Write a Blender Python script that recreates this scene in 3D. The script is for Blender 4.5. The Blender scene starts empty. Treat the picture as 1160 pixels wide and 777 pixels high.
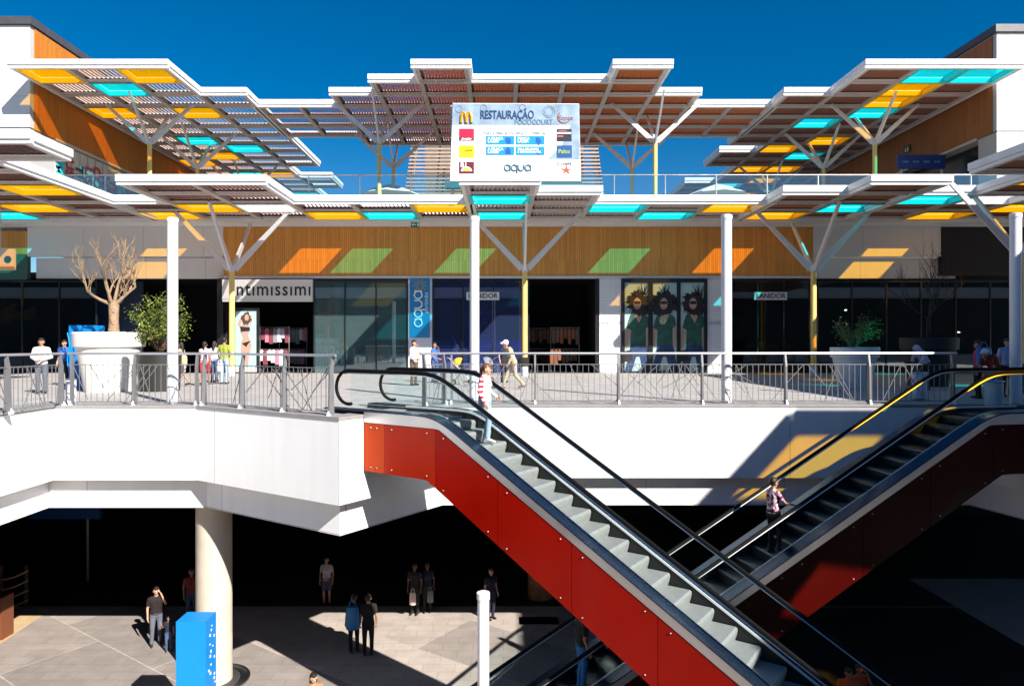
import bpy, math, random
from mathutils import Vector, Matrix
random.seed(7)
SC = bpy.context.scene
COL = SC.collection
PI = math.pi
F = 773.0; CX = 570.0; CY = 388.5

def P(px, py, d):
    return ((px-CX)*d/F, d, -(py-CY)*d/F)
def X(px, d): return (px-CX)*d/F
def Z(py, d): return -(py-CY)*d/F

# ------------------------------------------------------------------ materials
MATS = {}
def mat(name, col, rough=0.6, metal=0.0, var=0.0, scale=3.0, bump=0.0, bscale=40.0, emit=None, estr=1.0, coat=0.0, spec=None):
    if name in MATS: return MATS[name]
    m = bpy.data.materials.new(name); m.use_nodes = True
    nt = m.node_tree; b = nt.nodes['Principled BSDF']
    b.inputs['Base Color'].default_value = (*col, 1)
    b.inputs['Roughness'].default_value = rough
    b.inputs['Metallic'].default_value = metal
    if coat: b.inputs['Coat Weight'].default_value = coat
    if spec is not None: b.inputs['Specular IOR Level'].default_value = spec
    tc = nt.nodes.new('ShaderNodeTexCoord')
    if var:
        n = nt.nodes.new('ShaderNodeTexNoise'); n.inputs['Scale'].default_value = scale; n.inputs['Detail'].default_value = 6
        nt.links.new(tc.outputs['Object'], n.inputs['Vector'])
        r = nt.nodes.new('ShaderNodeMapRange'); r.inputs['From Min'].default_value = .3; r.inputs['From Max'].default_value = .7
        r.inputs['To Min'].default_value = 1-var; r.inputs['To Max'].default_value = 1+var*.6
        nt.links.new(n.outputs['Fac'], r.inputs['Value'])
        mx = nt.nodes.new('ShaderNodeVectorMath'); mx.operation = 'SCALE'
        mx.inputs[0].default_value = col; nt.links.new(r.outputs[0], mx.inputs['Scale'])
        nt.links.new(mx.outputs[0], b.inputs['Base Color'])
        r2 = nt.nodes.new('ShaderNodeMapRange'); r2.inputs['To Min'].default_value = max(.02, rough-.1); r2.inputs['To Max'].default_value = min(1, rough+.12)
        nt.links.new(n.outputs['Fac'], r2.inputs['Value']); nt.links.new(r2.outputs[0], b.inputs['Roughness'])
    if bump:
        n2 = nt.nodes.new('ShaderNodeTexNoise'); n2.inputs['Scale'].default_value = bscale; n2.inputs['Detail'].default_value = 4
        nt.links.new(tc.outputs['Object'], n2.inputs['Vector'])
        bp = nt.nodes.new('ShaderNodeBump'); bp.inputs['Strength'].default_value = bump; bp.inputs['Distance'].default_value = .01
        nt.links.new(n2.outputs['Fac'], bp.inputs['Height']); nt.links.new(bp.outputs[0], b.inputs['Normal'])
    if emit:
        b.inputs['Emission Color'].default_value = (*emit, 1); b.inputs['Emission Strength'].default_value = estr
    MATS[name] = m; return m

def panel_mat(name, col, sx, sz, seam=.012, dark=.55, rough=.45, axis='XZ', var=.05, offset=0.0, gloss=0):
    """large cladding panels with thin dark joints"""
    m = mat(name, col, rough); nt = m.node_tree; b = nt.nodes['Principled BSDF']
    tc = nt.nodes.new('ShaderNodeTexCoord'); sp = nt.nodes.new('ShaderNodeSeparateXYZ'); cb = nt.nodes.new('ShaderNodeCombineXYZ')
    nt.links.new(tc.outputs['Object'], sp.inputs[0])
    a = {'XZ': ('X', 'Z'), 'YZ': ('Y', 'Z'), 'XY': ('X', 'Y')}[axis]
    nt.links.new(sp.outputs[a[0]], cb.inputs[0]); nt.links.new(sp.outputs[a[1]], cb.inputs[1])
    br = nt.nodes.new('ShaderNodeTexBrick'); br.offset = offset
    br.inputs['Scale'].default_value = 1; br.inputs['Brick Width'].default_value = sx; br.inputs['Row Height'].default_value = sz
    br.inputs['Mortar Size'].default_value = seam; br.inputs['Mortar Smooth'].default_value = .1
    c1 = tuple(c*(1-var) for c in col); c2 = tuple(min(1, c*(1+var*.5)) for c in col)
    br.inputs['Color1'].default_value = (*c1, 1); br.inputs['Color2'].default_value = (*c2, 1)
    br.inputs['Mortar'].default_value = (*[c*dark for c in col], 1)
    nt.links.new(cb.outputs[0], br.inputs['Vector'])
    n = nt.nodes.new('ShaderNodeTexNoise'); n.inputs['Scale'].default_value = 1.0; n.inputs['Detail'].default_value = 8
    mp_ = nt.nodes.new('ShaderNodeMapping'); mp_.inputs['Scale'].default_value = (3.2, 3.2, .45)
    nt.links.new(tc.outputs['Object'], mp_.inputs[0]); nt.links.new(mp_.outputs[0], n.inputs['Vector'])
    r = nt.nodes.new('ShaderNodeMapRange'); r.inputs['To Min'].default_value = 1-var*1.6; r.inputs['To Max'].default_value = 1+var*.6
    nt.links.new(n.outputs['Fac'], r.inputs['Value'])
    mx = nt.nodes.new('ShaderNodeVectorMath'); mx.operation = 'SCALE'
    nt.links.new(br.outputs['Color'], mx.inputs[0]); nt.links.new(r.outputs[0], mx.inputs['Scale'])
    nt.links.new(mx.outputs[0], b.inputs['Base Color'])
    bp = nt.nodes.new('ShaderNodeBump'); bp.inputs['Strength'].default_value = .3; bp.inputs['Distance'].default_value = .01; bp.invert = True
    nt.links.new(br.outputs['Fac'], bp.inputs['Height']); nt.links.new(bp.outputs[0], b.inputs['Normal'])
    return m

def wood_mat(name, col, axis='X', pw=.11):
    m = mat(name, col, .55, spec=.3); nt = m.node_tree; b = nt.nodes['Principled BSDF']
    tc = nt.nodes.new('ShaderNodeTexCoord'); sp = nt.nodes.new('ShaderNodeSeparateXYZ'); cb = nt.nodes.new('ShaderNodeCombineXYZ')
    nt.links.new(tc.outputs['Object'], sp.inputs[0])
    nt.links.new(sp.outputs['Z'], cb.inputs[0]); nt.links.new(sp.outputs[axis], cb.inputs[1])
    br = nt.nodes.new('ShaderNodeTexBrick'); br.offset = .37
    br.inputs['Scale'].default_value = 1; br.inputs['Brick Width'].default_value = 2.7; br.inputs['Row Height'].default_value = pw
    br.inputs['Mortar Size'].default_value = .008
    br.inputs['Color1'].default_value = (*[c*.88 for c in col], 1); br.inputs['Color2'].default_value = (*[min(1, c*1.15) for c in col], 1)
    br.inputs['Mortar'].default_value = (*[c*.55 for c in col], 1)
    nt.links.new(cb.outputs[0], br.inputs['Vector'])
    mp = nt.nodes.new('ShaderNodeMapping'); mp.inputs['Scale'].default_value = (9, 9, .7)
    nt.links.new(tc.outputs['Object'], mp.inputs[0])
    n = nt.nodes.new('ShaderNodeTexNoise'); n.inputs['Scale'].default_value = 3; n.inputs['Detail'].default_value = 7
    nt.links.new(mp.outputs[0], n.inputs['Vector'])
    r = nt.nodes.new('ShaderNodeMapRange'); r.inputs['To Min'].default_value = .72; r.inputs['To Max'].default_value = 1.25
    nt.links.new(n.outputs['Fac'], r.inputs['Value'])
    mx = nt.nodes.new('ShaderNodeVectorMath'); mx.operation = 'SCALE'
    nt.links.new(br.outputs['Color'], mx.inputs[0]); nt.links.new(r.outputs[0], mx.inputs['Scale'])
    nt.links.new(mx.outputs[0], b.inputs['Base Color'])
    return m

def glass_mat(name, tint, refl=.12, rough=.02, dirt_glare=0.0, maxr=.6):
    if name in MATS: return MATS[name]
    m = bpy.data.materials.new(name); m.use_nodes = True; nt = m.node_tree
    for n in list(nt.nodes): nt.nodes.remove(n)
    out = nt.nodes.new('ShaderNodeOutputMaterial')
    t = nt.nodes.new('ShaderNodeBsdfTransparent'); t.inputs[0].default_value = (*tint, 1)
    g = nt.nodes.new('ShaderNodeBsdfGlossy'); g.inputs['Roughness'].default_value = rough; g.inputs[0].default_value = (.9, .97, 1, 1)
    lw = nt.nodes.new('ShaderNodeLayerWeight'); lw.inputs[0].default_value = .35
    r = nt.nodes.new('ShaderNodeMapRange'); r.inputs['To Min'].default_value = refl; r.inputs['To Max'].default_value = maxr
    nt.links.new(lw.outputs['Fresnel'], r.inputs['Value'])
    mx = nt.nodes.new('ShaderNodeMixShader'); nt.links.new(r.outputs[0], mx.inputs[0])
    nt.links.new(t.outputs[0], mx.inputs[1]); nt.links.new(g.outputs[0], mx.inputs[2])
    last = mx
    if dirt_glare:  # diffuse film, for dust and for painted reflections
        d = nt.nodes.new('ShaderNodeBsdfDiffuse'); d.inputs[0].default_value = (*[min(1, c*.6+.2) for c in tint], 1)
        m2 = nt.nodes.new('ShaderNodeMixShader'); m2.inputs[0].default_value = dirt_glare
        nt.links.new(mx.outputs[0], m2.inputs[1]); nt.links.new(d.outputs[0], m2.inputs[2]); last = m2
    nt.links.new(last.outputs[0], out.inputs[0]); MATS[name] = m; return m

def acrylic(name, tcol, dcol):
    """tinted translucent roof sheet: lets coloured sunlight through and glows when lit from above"""
    m = bpy.data.materials.new(name); m.use_nodes = True; nt = m.node_tree
    for n in list(nt.nodes): nt.nodes.remove(n)
    out = nt.nodes.new('ShaderNodeOutputMaterial')
    t = nt.nodes.new('ShaderNodeBsdfTransparent'); t.inputs[0].default_value = (*tcol, 1)
    tr = nt.nodes.new('ShaderNodeBsdfTranslucent'); tr.inputs[0].default_value = (*dcol, 1)
    df = nt.nodes.new('ShaderNodeBsdfDiffuse'); df.inputs[0].default_value = (*dcol, 1)
    a = nt.nodes.new('ShaderNodeMixShader'); a.inputs[0].default_value = .25
    nt.links.new(tr.outputs[0], a.inputs[1]); nt.links.new(df.outputs[0], a.inputs[2])
    b = nt.nodes.new('ShaderNodeMixShader'); b.inputs[0].default_value = .28
    nt.links.new(t.outputs[0], b.inputs[1]); nt.links.new(a.outputs[0], b.inputs[2])
    g = nt.nodes.new('ShaderNodeBsdfGlossy'); g.inputs['Roughness'].default_value = .08
    c = nt.nodes.new('ShaderNodeMixShader'); c.inputs[0].default_value = .05
    nt.links.new(b.outputs[0], c.inputs[1]); nt.links.new(g.outputs[0], c.inputs[2])
    nt.links.new(c.outputs[0], out.inputs[0]); MATS[name] = m; return m

WHITE = mat('white_paint', (.82, .82, .82), .4, var=.04, scale=1.2)
WHITE_POST = mat('white_post_paint', (.8, .8, .82), .35, var=.05, scale=2)
FASCIA = panel_mat('white_fascia_panel', (.84, .84, .84), 3.6, 40, seam=.010, dark=.5, rough=.35, var=.07)
WHITE_PANEL = panel_mat('white_wall_panel', (.8, .8, .8), 4.2, 1.55, seam=.012, dark=.55, rough=.45, var=.03)
GREY_BEAM = mat('grey_beam_paint', (.56, .50, .48), .5, var=.06)
ARM = mat('pale_grey_arm_paint', (.76, .74, .75), .4, var=.05)
SLAT_L = mat('pale_slat', (.5, .42, .38), .5)
SLAT_C = mat('terracotta_slat', (.55, .19, .06), .5, var=.1, scale=5)
SLAT_R = mat('brown_slat', (.28, .12, .07), .5, var=.1, scale=5)
YEL_PAINT = mat('yellow_pole_paint', (.88, .62, .18), .4, var=.05)
LINER_Y = mat('yellow_liner', (.95, .62, .01), .5)
LINER_C = mat('cyan_liner', (.03, .72, .72), .5)
ACR_Y = acrylic('yellow_acrylic', (1, .72, .03), (1, .62, .0))
ACR_C = acrylic('cyan_acrylic', (.04, .92, .95), (.05, .9, .95))
ACR_W = acrylic('white_acrylic', (.9, .9, .9), (.9, .9, .9))
WOOD = wood_mat('wood_cladding', (.68, .305, .075))
WOOD_Y = wood_mat('wood_cladding_side', (.50, .17, .02), axis='Y')
WOOD_R = wood_mat('wood_cladding_reddish', (.33, .12, .035), axis='Y')
ROOFCAP = mat('dark_roof_coping', (.06, .06, .07), .5, var=.1)
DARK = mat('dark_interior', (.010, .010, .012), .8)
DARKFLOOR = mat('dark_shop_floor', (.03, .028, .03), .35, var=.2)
BLACKFRAME = mat('black_frame', (.012, .012, .013), .35)
STEEL = mat('brushed_steel', (.58, .57, .57), .32, 1.0, var=.04, scale=1.5)
RAILGREY = mat('grey_rail_paint', (.19, .19, .20), .45, .3, var=.08, scale=6)
RAILTOP = mat('rail_tube_steel', (.50, .50, .52), .35, .7)
BLACKRUB = mat('black_rubber', (.006, .006, .006), .6, spec=.08)
COPING = mat('grey_stone_coping', (.27, .255, .25), .7, var=.12, scale=4, bump=.2)
CONCRETE = mat('warm_concrete', (.50, .44, .36), .75, var=.12, scale=2.2, bump=.35, bscale=18)
GLASS_ESC = glass_mat('escalator_glass', (.93, .98, .985), .0, maxr=.012)
GLASS_BAL = glass_mat('balustrade_glass', (.78, .94, .97), .05, dirt_glare=.015)
GLASS_SHOP = glass_mat('shop_glass', (.30, .62, .66), .16, dirt_glare=.09)  # teal reflections put into the tint and the diffuse film
GLASS_BLUE = glass_mat('blue_shop_glass', (.03, .26, .80), .10, dirt_glare=.05)  # diffuse film imitates reflected brightness
GLASS_DARK = glass_mat('dark_shop_glass', (.35, .42, .42), .05)
BLUE_P = mat('bright_blue_paint', (.0, .20, .58), .35, var=.05)
SIGNBLUE = mat('sign_blue', (.01, .12, .38), .4)

# ------------------------------------------------------------------ mesh builder
class MB:
    def __init__(s): s.v = []; s.f = []; s.m = []; s.mats = []
    def mi(s, m):
        if m is None: return 0
        if m not in s.mats: s.mats.append(m)
        return s.mats.index(m)
    def add(s, vs, fs, m=None):
        o = len(s.v); s.v += [tuple(v) for v in vs]; k = s.mi(m)
        for f in fs: s.f.append(tuple(i+o for i in f)); s.m.append(k)
    def box(s, x0, x1, y0, y1, z0, z1, m=None):
        s.add([(x0,y0,z0),(x1,y0,z0),(x1,y1,z0),(x0,y1,z0),(x0,y0,z1),(x1,y0,z1),(x1,y1,z1),(x0,y1,z1)],
              [(0,3,2,1),(4,5,6,7),(0,1,5,4),(1,2,6,5),(2,3,7,6),(3,0,4,7)], m)
    def hexa(s, v, m=None):
        s.add(v, [(0,3,2,1),(4,5,6,7),(0,1,5,4),(1,2,6,5),(2,3,7,6),(3,0,4,7)], m)
    def beam(s, p, q, w0, h0, w1=None, h1=None, m=None, up=(0,0,1)):
        p = Vector(p); q = Vector(q); d = (q-p).normalized(); u = Vector(up)
        a = d.cross(u)
        if a.length < 1e-4: a = d.cross(Vector((0,1,0)))
        a.normalize(); b = a.cross(d).normalized()
        w1 = w0 if w1 is None else w1; h1 = h0 if h1 is None else h1
        def ring(c, w, h): return [c-a*w/2-b*h/2, c+a*w/2-b*h/2, c+a*w/2+b*h/2, c-a*w/2+b*h/2]
        s.add(ring(p, w0, h0)+ring(q, w1, h1), [(0,1,2,3),(4,7,6,5),(0,4,5,1),(1,5,6,2),(2,6,7,3),(3,7,4,0)], m)
    def tube(s, pts, r, n=8, m=None, caps=True):
        pts = [Vector(p) for p in pts]; rs = r if isinstance(r, (list, tuple)) else [r]*len(pts)
        vs = []; prev = None
        for i, p in enumerate(pts):
            d = (pts[min(i+1, len(pts)-1)]-pts[max(i-1, 0)]).normalized()
            if prev is None:
                a = d.cross(Vector((0,0,1)))
                if a.length < .05: a = d.cross(Vector((1,0,0)))
            else: a = prev - d*prev.dot(d)
            a.normalize(); prev = a; b = d.cross(a)
            vs += [p+(a*math.cos(2*PI*k/n)+b*math.sin(2*PI*k/n))*rs[i] for k in range(n)]
        fs = []
        for i in range(len(pts)-1):
            for k in range(n): fs.append((i*n+k, i*n+(k+1)%n, (i+1)*n+(k+1)%n, (i+1)*n+k))
        if caps:
            fs.append(tuple(range(n))[::-1]); fs.append(tuple((len(pts)-1)*n+k for k in range(n)))
        s.add(vs, fs, m)
    def lathe(s, c, prof, n=24, m=None, sy=1.0):
        vs = []; fs = []
        for (r, z) in prof: vs += [(c[0]+r*math.cos(2*PI*k/n), c[1]+r*sy*math.sin(2*PI*k/n), c[2]+z) for k in range(n)]
        for i in range(len(prof)-1):
            for k in range(n): fs.append((i*n+k, i*n+(k+1)%n, (i+1)*n+(k+1)%n, (i+1)*n+k))
        fs.append(tuple(range(n))[::-1]); fs.append(tuple((len(prof)-1)*n+k for k in range(n)))
        s.add(vs, fs, m)
    def ell(s, c, r, nu=12, nv=8, m=None, R=None):
        c = Vector(c); vs = []; fs = []
        for j in range(1, nv):
            t = PI*j/nv
            for k in range(nu):
                p = Vector((r[0]*math.sin(t)*math.cos(2*PI*k/nu), r[1]*math.sin(t)*math.sin(2*PI*k/nu), r[2]*math.cos(t)))
                vs.append(c+(R@p if R else p))
        top = Vector((0,0,r[2])); bot = -top
        if R: top = R@top; bot = R@bot
        vs += [c+top, c+bot]; T = len(vs)-2; B = T+1
        for j in range(nv-2):
            for k in range(nu): fs.append((j*nu+k, (j+1)*nu+k, (j+1)*nu+(k+1)%nu, j*nu+(k+1)%nu))
        for k in range(nu): fs.append((T, k, (k+1)%nu)); fs.append((B, (nv-2)*nu+(k+1)%nu, (nv-2)*nu+k))
        s.add(vs, fs, m)
    def prism(s, poly, axis, a0, a1, m=None):
        """poly in the two other axes, extruded along axis"""
        n = len(poly)
        def mk(u, v, a): return {'x': (a,u,v), 'y': (u,a,v), 'z': (u,v,a)}[axis]
        vs = [mk(u, v, a0) for u, v in poly]+[mk(u, v, a1) for u, v in poly]
        fs = [tuple(range(n)), tuple(range(n, 2*n))[::-1]]+[(i, i+n, (i+1)%n+n, (i+1)%n) for i in range(n)]
        s.add(vs, fs, m)

def mesh_obj(name, mb, m=None, parent=None, smooth=False):
    me = bpy.data.meshes.new(name)
    off = Vector((0,0,0))
    if parent is not None: off = wloc(parent)
    me.from_pydata([tuple(Vector(v)-off) for v in mb.v], [], mb.f)
    if mb.mats:
        for k in mb.mats: me.materials.append(k)
        for p, k in zip(me.polygons, mb.m): p.material_index = k
    if m is not None and not mb.mats: me.materials.append(m)
    me.update()
    import bmesh
    b = bmesh.new(); b.from_mesh(me); bmesh.ops.recalc_face_normals(b, faces=b.faces); b.to_mesh(me); b.free()
    if smooth:
        me.shade_smooth() if hasattr(me, 'shade_smooth') else None
        try: me.set_sharp_from_angle(angle=math.radians(40))
        except Exception: pass
    o = bpy.data.objects.new(name, me); COL.objects.link(o)
    if parent is not None: o.parent = parent
    return o
WL = {}
def wloc(o):
    v = Vector((0,0,0))
    while o is not None: v += Vector(o.location); o = o.parent
    return v
def thing(name, label, cat, loc=(0,0,0), group=None):
    o = bpy.data.objects.new(name, None); COL.objects.link(o); o.location = loc; o.empty_display_size = .2
    o['label'] = label; o['category'] = cat
    if group: o['group'] = group
    return o
def tag(o, label, cat, group=None):
    o['label'] = label; o['category'] = cat
    if group: o['group'] = group
    return o
def struct(o, label=None, cat=None):
    o['kind'] = 'structure'
    if label: o['label'] = label
    if cat: o['category'] = cat
    return o
def children(o): return [c for c in bpy.data.objects if c.parent == o]
def copy_tree(o, loc=None, label=None, kids=None):
    if kids is None:
        kids = {}
        for c in bpy.data.objects:
            if c.parent: kids.setdefault(c.parent.name, []).append(c)
    def rec(a, par):
        c = a.copy(); COL.objects.link(c); c.parent = par
        for k in kids.get(a.name, []): rec(k, c)
        return c
    r = rec(o, None)
    if loc is not None: r.location = loc
    if label: r['label'] = label
    return r

def text_mesh(name, txt, size, loc, m, parent=None, rot=(PI/2,0,0), ext=.008, align='CENTER', sx=1.0, bold=0.0, shear=0.0, space=1.0):
    cu = bpy.data.curves.new(name, 'FONT'); cu.body = txt; cu.size = size; cu.extrude = ext
    cu.align_x = align; cu.align_y = 'CENTER'; cu.offset = bold; cu.shear = shear; cu.space_character = space
    cu.resolution_u = 3
    t = bpy.data.objects.new(name+'_tmp', cu); COL.objects.link(t)
    dg = bpy.context.evaluated_depsgraph_get()
    me = bpy.data.meshes.new_from_object(t.evaluated_get(dg))
    bpy.data.objects.remove(t); bpy.data.curves.remove(cu)
    M = Matrix.Translation(Vector(loc)) @ (Matrix.Rotation(rot[2],4,'Z')@Matrix.Rotation(rot[1],4,'Y')@Matrix.Rotation(rot[0],4,'X')) @ Matrix.Diagonal((sx,1,1,1))
    if parent is not None: M = Matrix.Translation(-wloc(parent)) @ M
    me.transform(M); me.materials.clear(); me.materials.append(m); me.name = name
    o = bpy.data.objects.new(name, me); COL.objects.link(o); o.parent = parent
    return o

# ------------------------------------------------------------------ camera, sky, sun
cam = bpy.data.cameras.new('camera'); cam.sensor_width = 36; cam.lens = 36*F/1160; cam.shift_x = 10/1160.
cam.clip_end = 2000
co = bpy.data.objects.new('camera', cam); COL.objects.link(co); co.rotation_euler = (PI/2, 0, 0); SC.camera = co
LD = Vector((-.92, 1.08, -1.0)).normalized()
w = bpy.data.worlds.new('World'); SC.world = w; w.use_nodes = True; nt = w.node_tree
sky = nt.nodes.new('ShaderNodeTexSky'); sky.sky_type = 'NISHITA'; sky.sun_disc = False
sky.sun_elevation = math.asin(-LD.z); sky.sun_rotation = math.atan2(.92, -1.08)
sky.air_density = 1.0; sky.dust_density = .3; sky.ozone_density = 4.0; sky.altitude = 200
hs = nt.nodes.new('ShaderNodeHueSaturation'); hs.inputs['Saturation'].default_value = 1.45; hs.inputs['Value'].default_value = .85
bg = nt.nodes['Background']; bg.inputs[1].default_value = .058
nt.links.new(sky.outputs[0], hs.inputs['Color']); nt.links.new(hs.outputs[0], bg.inputs[0])
sl = bpy.data.lights.new('sun', 'SUN'); sl.energy = 5.0; sl.angle = math.radians(.5); sl.color = (1, .95, .88)
so = bpy.data.objects.new('sun', sl); COL.objects.link(so); so.rotation_euler = LD.to_track_quat('-Z', 'Y').to_euler(); so.location = (20, -20, 30)
SC.view_settings.view_transform = 'Standard'; SC.view_settings.look = 'None'; SC.view_settings.gamma = 1
SC.view_settings.exposure = 1.12; SC.view_settings.use_curve_mapping = False
SC.cycles.max_bounces = 7; SC.cycles.diffuse_bounces = 3; SC.cycles.transparent_max_bounces = 24; SC.cycles.glossy_bounces = 3
SC.cycles.use_denoising = True; SC.cycles.sample_clamp_indirect = 4
SC.cycles.caustics_reflective = False; SC.cycles.caustics_refractive = False

G0 = -9.1; G1 = -1.6; G2 = 7.8

# ------------------------------------------------------------------ ground and floors
def paving(name, c1, c2, mort, bw, rh, seam=.015, rough=.7, big=None):
    m = mat(name, c1, rough); nt = m.node_tree; b = nt.nodes['Principled BSDF']
    tc = nt.nodes.new('ShaderNodeTexCoord')
    br = nt.nodes.new('ShaderNodeTexBrick'); br.inputs['Scale'].default_value = 1; br.offset = .5
    br.inputs['Brick Width'].default_value = bw; br.inputs['Row Height'].default_value = rh; br.inputs['Mortar Size'].default_value = seam
    br.inputs['Color1'].default_value = (*c1,1); br.inputs['Color2'].default_value = (*c2,1); br.inputs['Mortar'].default_value = (*mort,1)
    nt.links.new(tc.outputs['Object'], br.inputs['Vector'])
    n = nt.nodes.new('ShaderNodeTexNoise'); n.inputs['Scale'].default_value = 1.3; n.inputs['Detail'].default_value = 8; n.inputs['Roughness'].default_value = .65
    nt.links.new(tc.outputs['Object'], n.inputs['Vector'])
    r = nt.nodes.new('ShaderNodeMapRange'); r.inputs['From Min'].default_value = .25; r.inputs['From Max'].default_value = .75
    r.inputs['To Min'].default_value = .78; r.inputs['To Max'].default_value = 1.15
    nt.links.new(n.outputs['Fac'], r.inputs['Value'])
    mx = nt.nodes.new('ShaderNodeVectorMath'); mx.operation = 'SCALE'
    nt.links.new(br.outputs['Color'], mx.inputs[0]); nt.links.new(r.outputs[0], mx.inputs['Scale'])
    last = mx
    if big:
        rotn = nt.nodes.new('ShaderNodeMapping'); rotn.inputs['Rotation'].default_value = (0,0,math.radians(35)); rotn.inputs['Location'].default_value = (1.3, .4, 0)
        nt.links.new(tc.outputs['Object'], rotn.inputs[0])
        b2 = nt.nodes.new('ShaderNodeTexBrick'); b2.inputs['Scale'].default_value = 1; b2.offset = .4
        b2.inputs['Brick Width'].default_value = 5.2; b2.inputs['Row Height'].default_value = 2.6; b2.inputs['Mortar Size'].default_value = .02
        b2.inputs['Color1'].default_value = (.62,.62,.64,1); b2.inputs['Color2'].default_value = (1.12,1.1,1.08,1); b2.inputs['Mortar'].default_value = (1.1,1.08,1.05,1)
        nt.links.new(rotn.outputs[0], b2.inputs['Vector'])
        m2 = nt.nodes.new('ShaderNodeVectorMath'); m2.operation = 'MULTIPLY'
        nt.links.new(mx.outputs[0], m2.inputs[0]); nt.links.new(b2.outputs['Color'], m2.inputs[1]); last = m2
    nt.links.new(last.outputs[0], b.inputs['Base Color'])
    bp = nt.nodes.new('ShaderNodeBump'); bp.inputs['Strength'].default_value = .25; bp.inputs['Distance'].default_value = .01
    nt.links.new(n.outputs['Fac'], bp.inputs['Height']); nt.links.new(bp.outputs[0], b.inputs['Normal'])
    return m
PAVE0 = paving('beige_stone_paving', (.42,.365,.325), (.38,.33,.295), (.31,.27,.235), .9, .45, .012, big=True)
PAVE1 = paving('light_stone_paving', (.41,.385,.37), (.36,.34,.325), (.24,.225,.21), 1.2, .6, .015)
PAVE2 = paving('terrace_paving', (.32,.30,.28), (.28,.27,.25), (.2,.19,.18), .6, .6)
PAVESHADE = paving('shade_toned_paving', (.022,.022,.025), (.018,.018,.02), (.01,.01,.012), .9, .45, rough=.6)
PAVESKYLIT = paving('skylit_toned_paving', (.5,.5,.52), (.46,.46,.48), (.35,.35,.36), 1.2, 1.2)

b = MB(); b.add([(-300,-150,G0),(300,-150,G0),(300,400,G0),(-300,400,G0)], [(0,1,2,3)])
struct(mesh_obj('ground', b, PAVE0))
# shade put into the ground colour: covered mall and right-hand half of the plaza
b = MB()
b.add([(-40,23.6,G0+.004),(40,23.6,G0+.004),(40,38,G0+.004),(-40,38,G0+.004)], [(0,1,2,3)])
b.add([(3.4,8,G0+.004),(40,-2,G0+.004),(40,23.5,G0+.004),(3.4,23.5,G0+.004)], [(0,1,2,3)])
struct(mesh_obj('shaded_paving', b, PAVESHADE))
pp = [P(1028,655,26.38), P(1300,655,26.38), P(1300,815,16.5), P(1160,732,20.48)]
b = MB(); b.add([(p[0], p[1], G0+.008) for p in pp], [(0,1,2,3)]); struct(mesh_obj('skylit_paving', b, PAVESKYLIT))  # ground patch coloured paler to stand in for skylight
pp = [P(-40,735,0), P(1,728,0)]
b = MB(); b.add([(x, d, G0+.008) for x, d in [(-17.3,20.1),(-15.2,20.6),(-15.4,22.9),(-17.6,22.9)]], [(0,1,2,3)])
struct(mesh_obj('wood_threshold', b, mat('warm_tile', (.50,.36,.2), .6, var=.1)))

# deck outline (plan), left to right
EDGE = [(-11.3,-6), (-11.3,17.15), (-7.7,17.15), (-3.48,14.45), (-1.40,17.42), (11.86,17.42), (12.62,13.9), (16.3,16.6), (26,16.6)]
def face_strip(edge, z0, z1, out0, out1, mb, m=None):
    """vertical boards along an open plan line; out>0 = towards the camera side"""
    pts = [Vector((x, y, 0)) for x, y in edge]
    nrm = []
    for i in range(len(pts)):
        ns = []
        if i > 0: d = (pts[i]-pts[i-1]).normalized(); ns.append(Vector((d.y, -d.x, 0)))
        if i < len(pts)-1: d = (pts[i+1]-pts[i]).normalized(); ns.append(Vector((d.y, -d.x, 0)))
        n = sum(ns, Vector()); n.normalize(); c = n.dot(ns[0]); nrm.append(n/max(c, .35))
    vs = []; fs = []
    for p, n in zip(pts, nrm):
        for o, z in ((out0, z0), (out1, z0), (out1, z1), (out0, z1)): vs.append((p.x+n.x*o, p.y+n.y*o, z))
    for i in range(len(pts)-1):
        a = i*4; c = a+4
        for k in range(4): fs.append((a+k, a+(k+1)%4, c+(k+1)%4, c+k))
    fs.append((0,3,2,1)); e = (len(pts)-1)*4; fs.append((e,e+1,e+2,e+3))
    mb.add(vs, fs, m)
wk = MB()
poly = [(-26,-6)]+EDGE+[(34,16.6),(34,36.2),(-34,36.2),(-34,-6)]
wk.prism([(-34,-6),(-11.3,-6),(-11.3,17.15),(-7.7,17.15),(-3.48,14.45),(-1.40,17.42),(11.86,17.42),(12.62,13.9),(16.3,16.6),(34,16.6),(34,36.36),(-34,36.36)], 'z', G1-.25, G1)
struct(mesh_obj('upper_walkway', wk, PAVE1))
bal = thing('balcony_front', 'white angular balcony front of the upper walkway, over the dark ground floor', 'balcony', (-3.48,14.45,G1-2.6))
q = MB(); face_strip(EDGE, -3.44, -1.64, -.35, .012, q); mesh_obj('upper_fascia', q, FASCIA, bal)
q = MB(); face_strip(EDGE, -4.22, -3.435, -.9, -.36, q); mesh_obj('lower_band', q, FASCIA, bal)
q = MB(); face_strip(EDGE, -1.638, -1.57, -.45, .03, q); mesh_obj('coping', q, COPING, bal)
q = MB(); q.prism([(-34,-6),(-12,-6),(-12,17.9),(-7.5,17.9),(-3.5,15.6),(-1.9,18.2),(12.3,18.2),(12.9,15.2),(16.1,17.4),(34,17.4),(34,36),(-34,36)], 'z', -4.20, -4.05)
mesh_obj('soffit', q, mat('dark_soffit', (.05,.05,.055), .8), bal)

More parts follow.
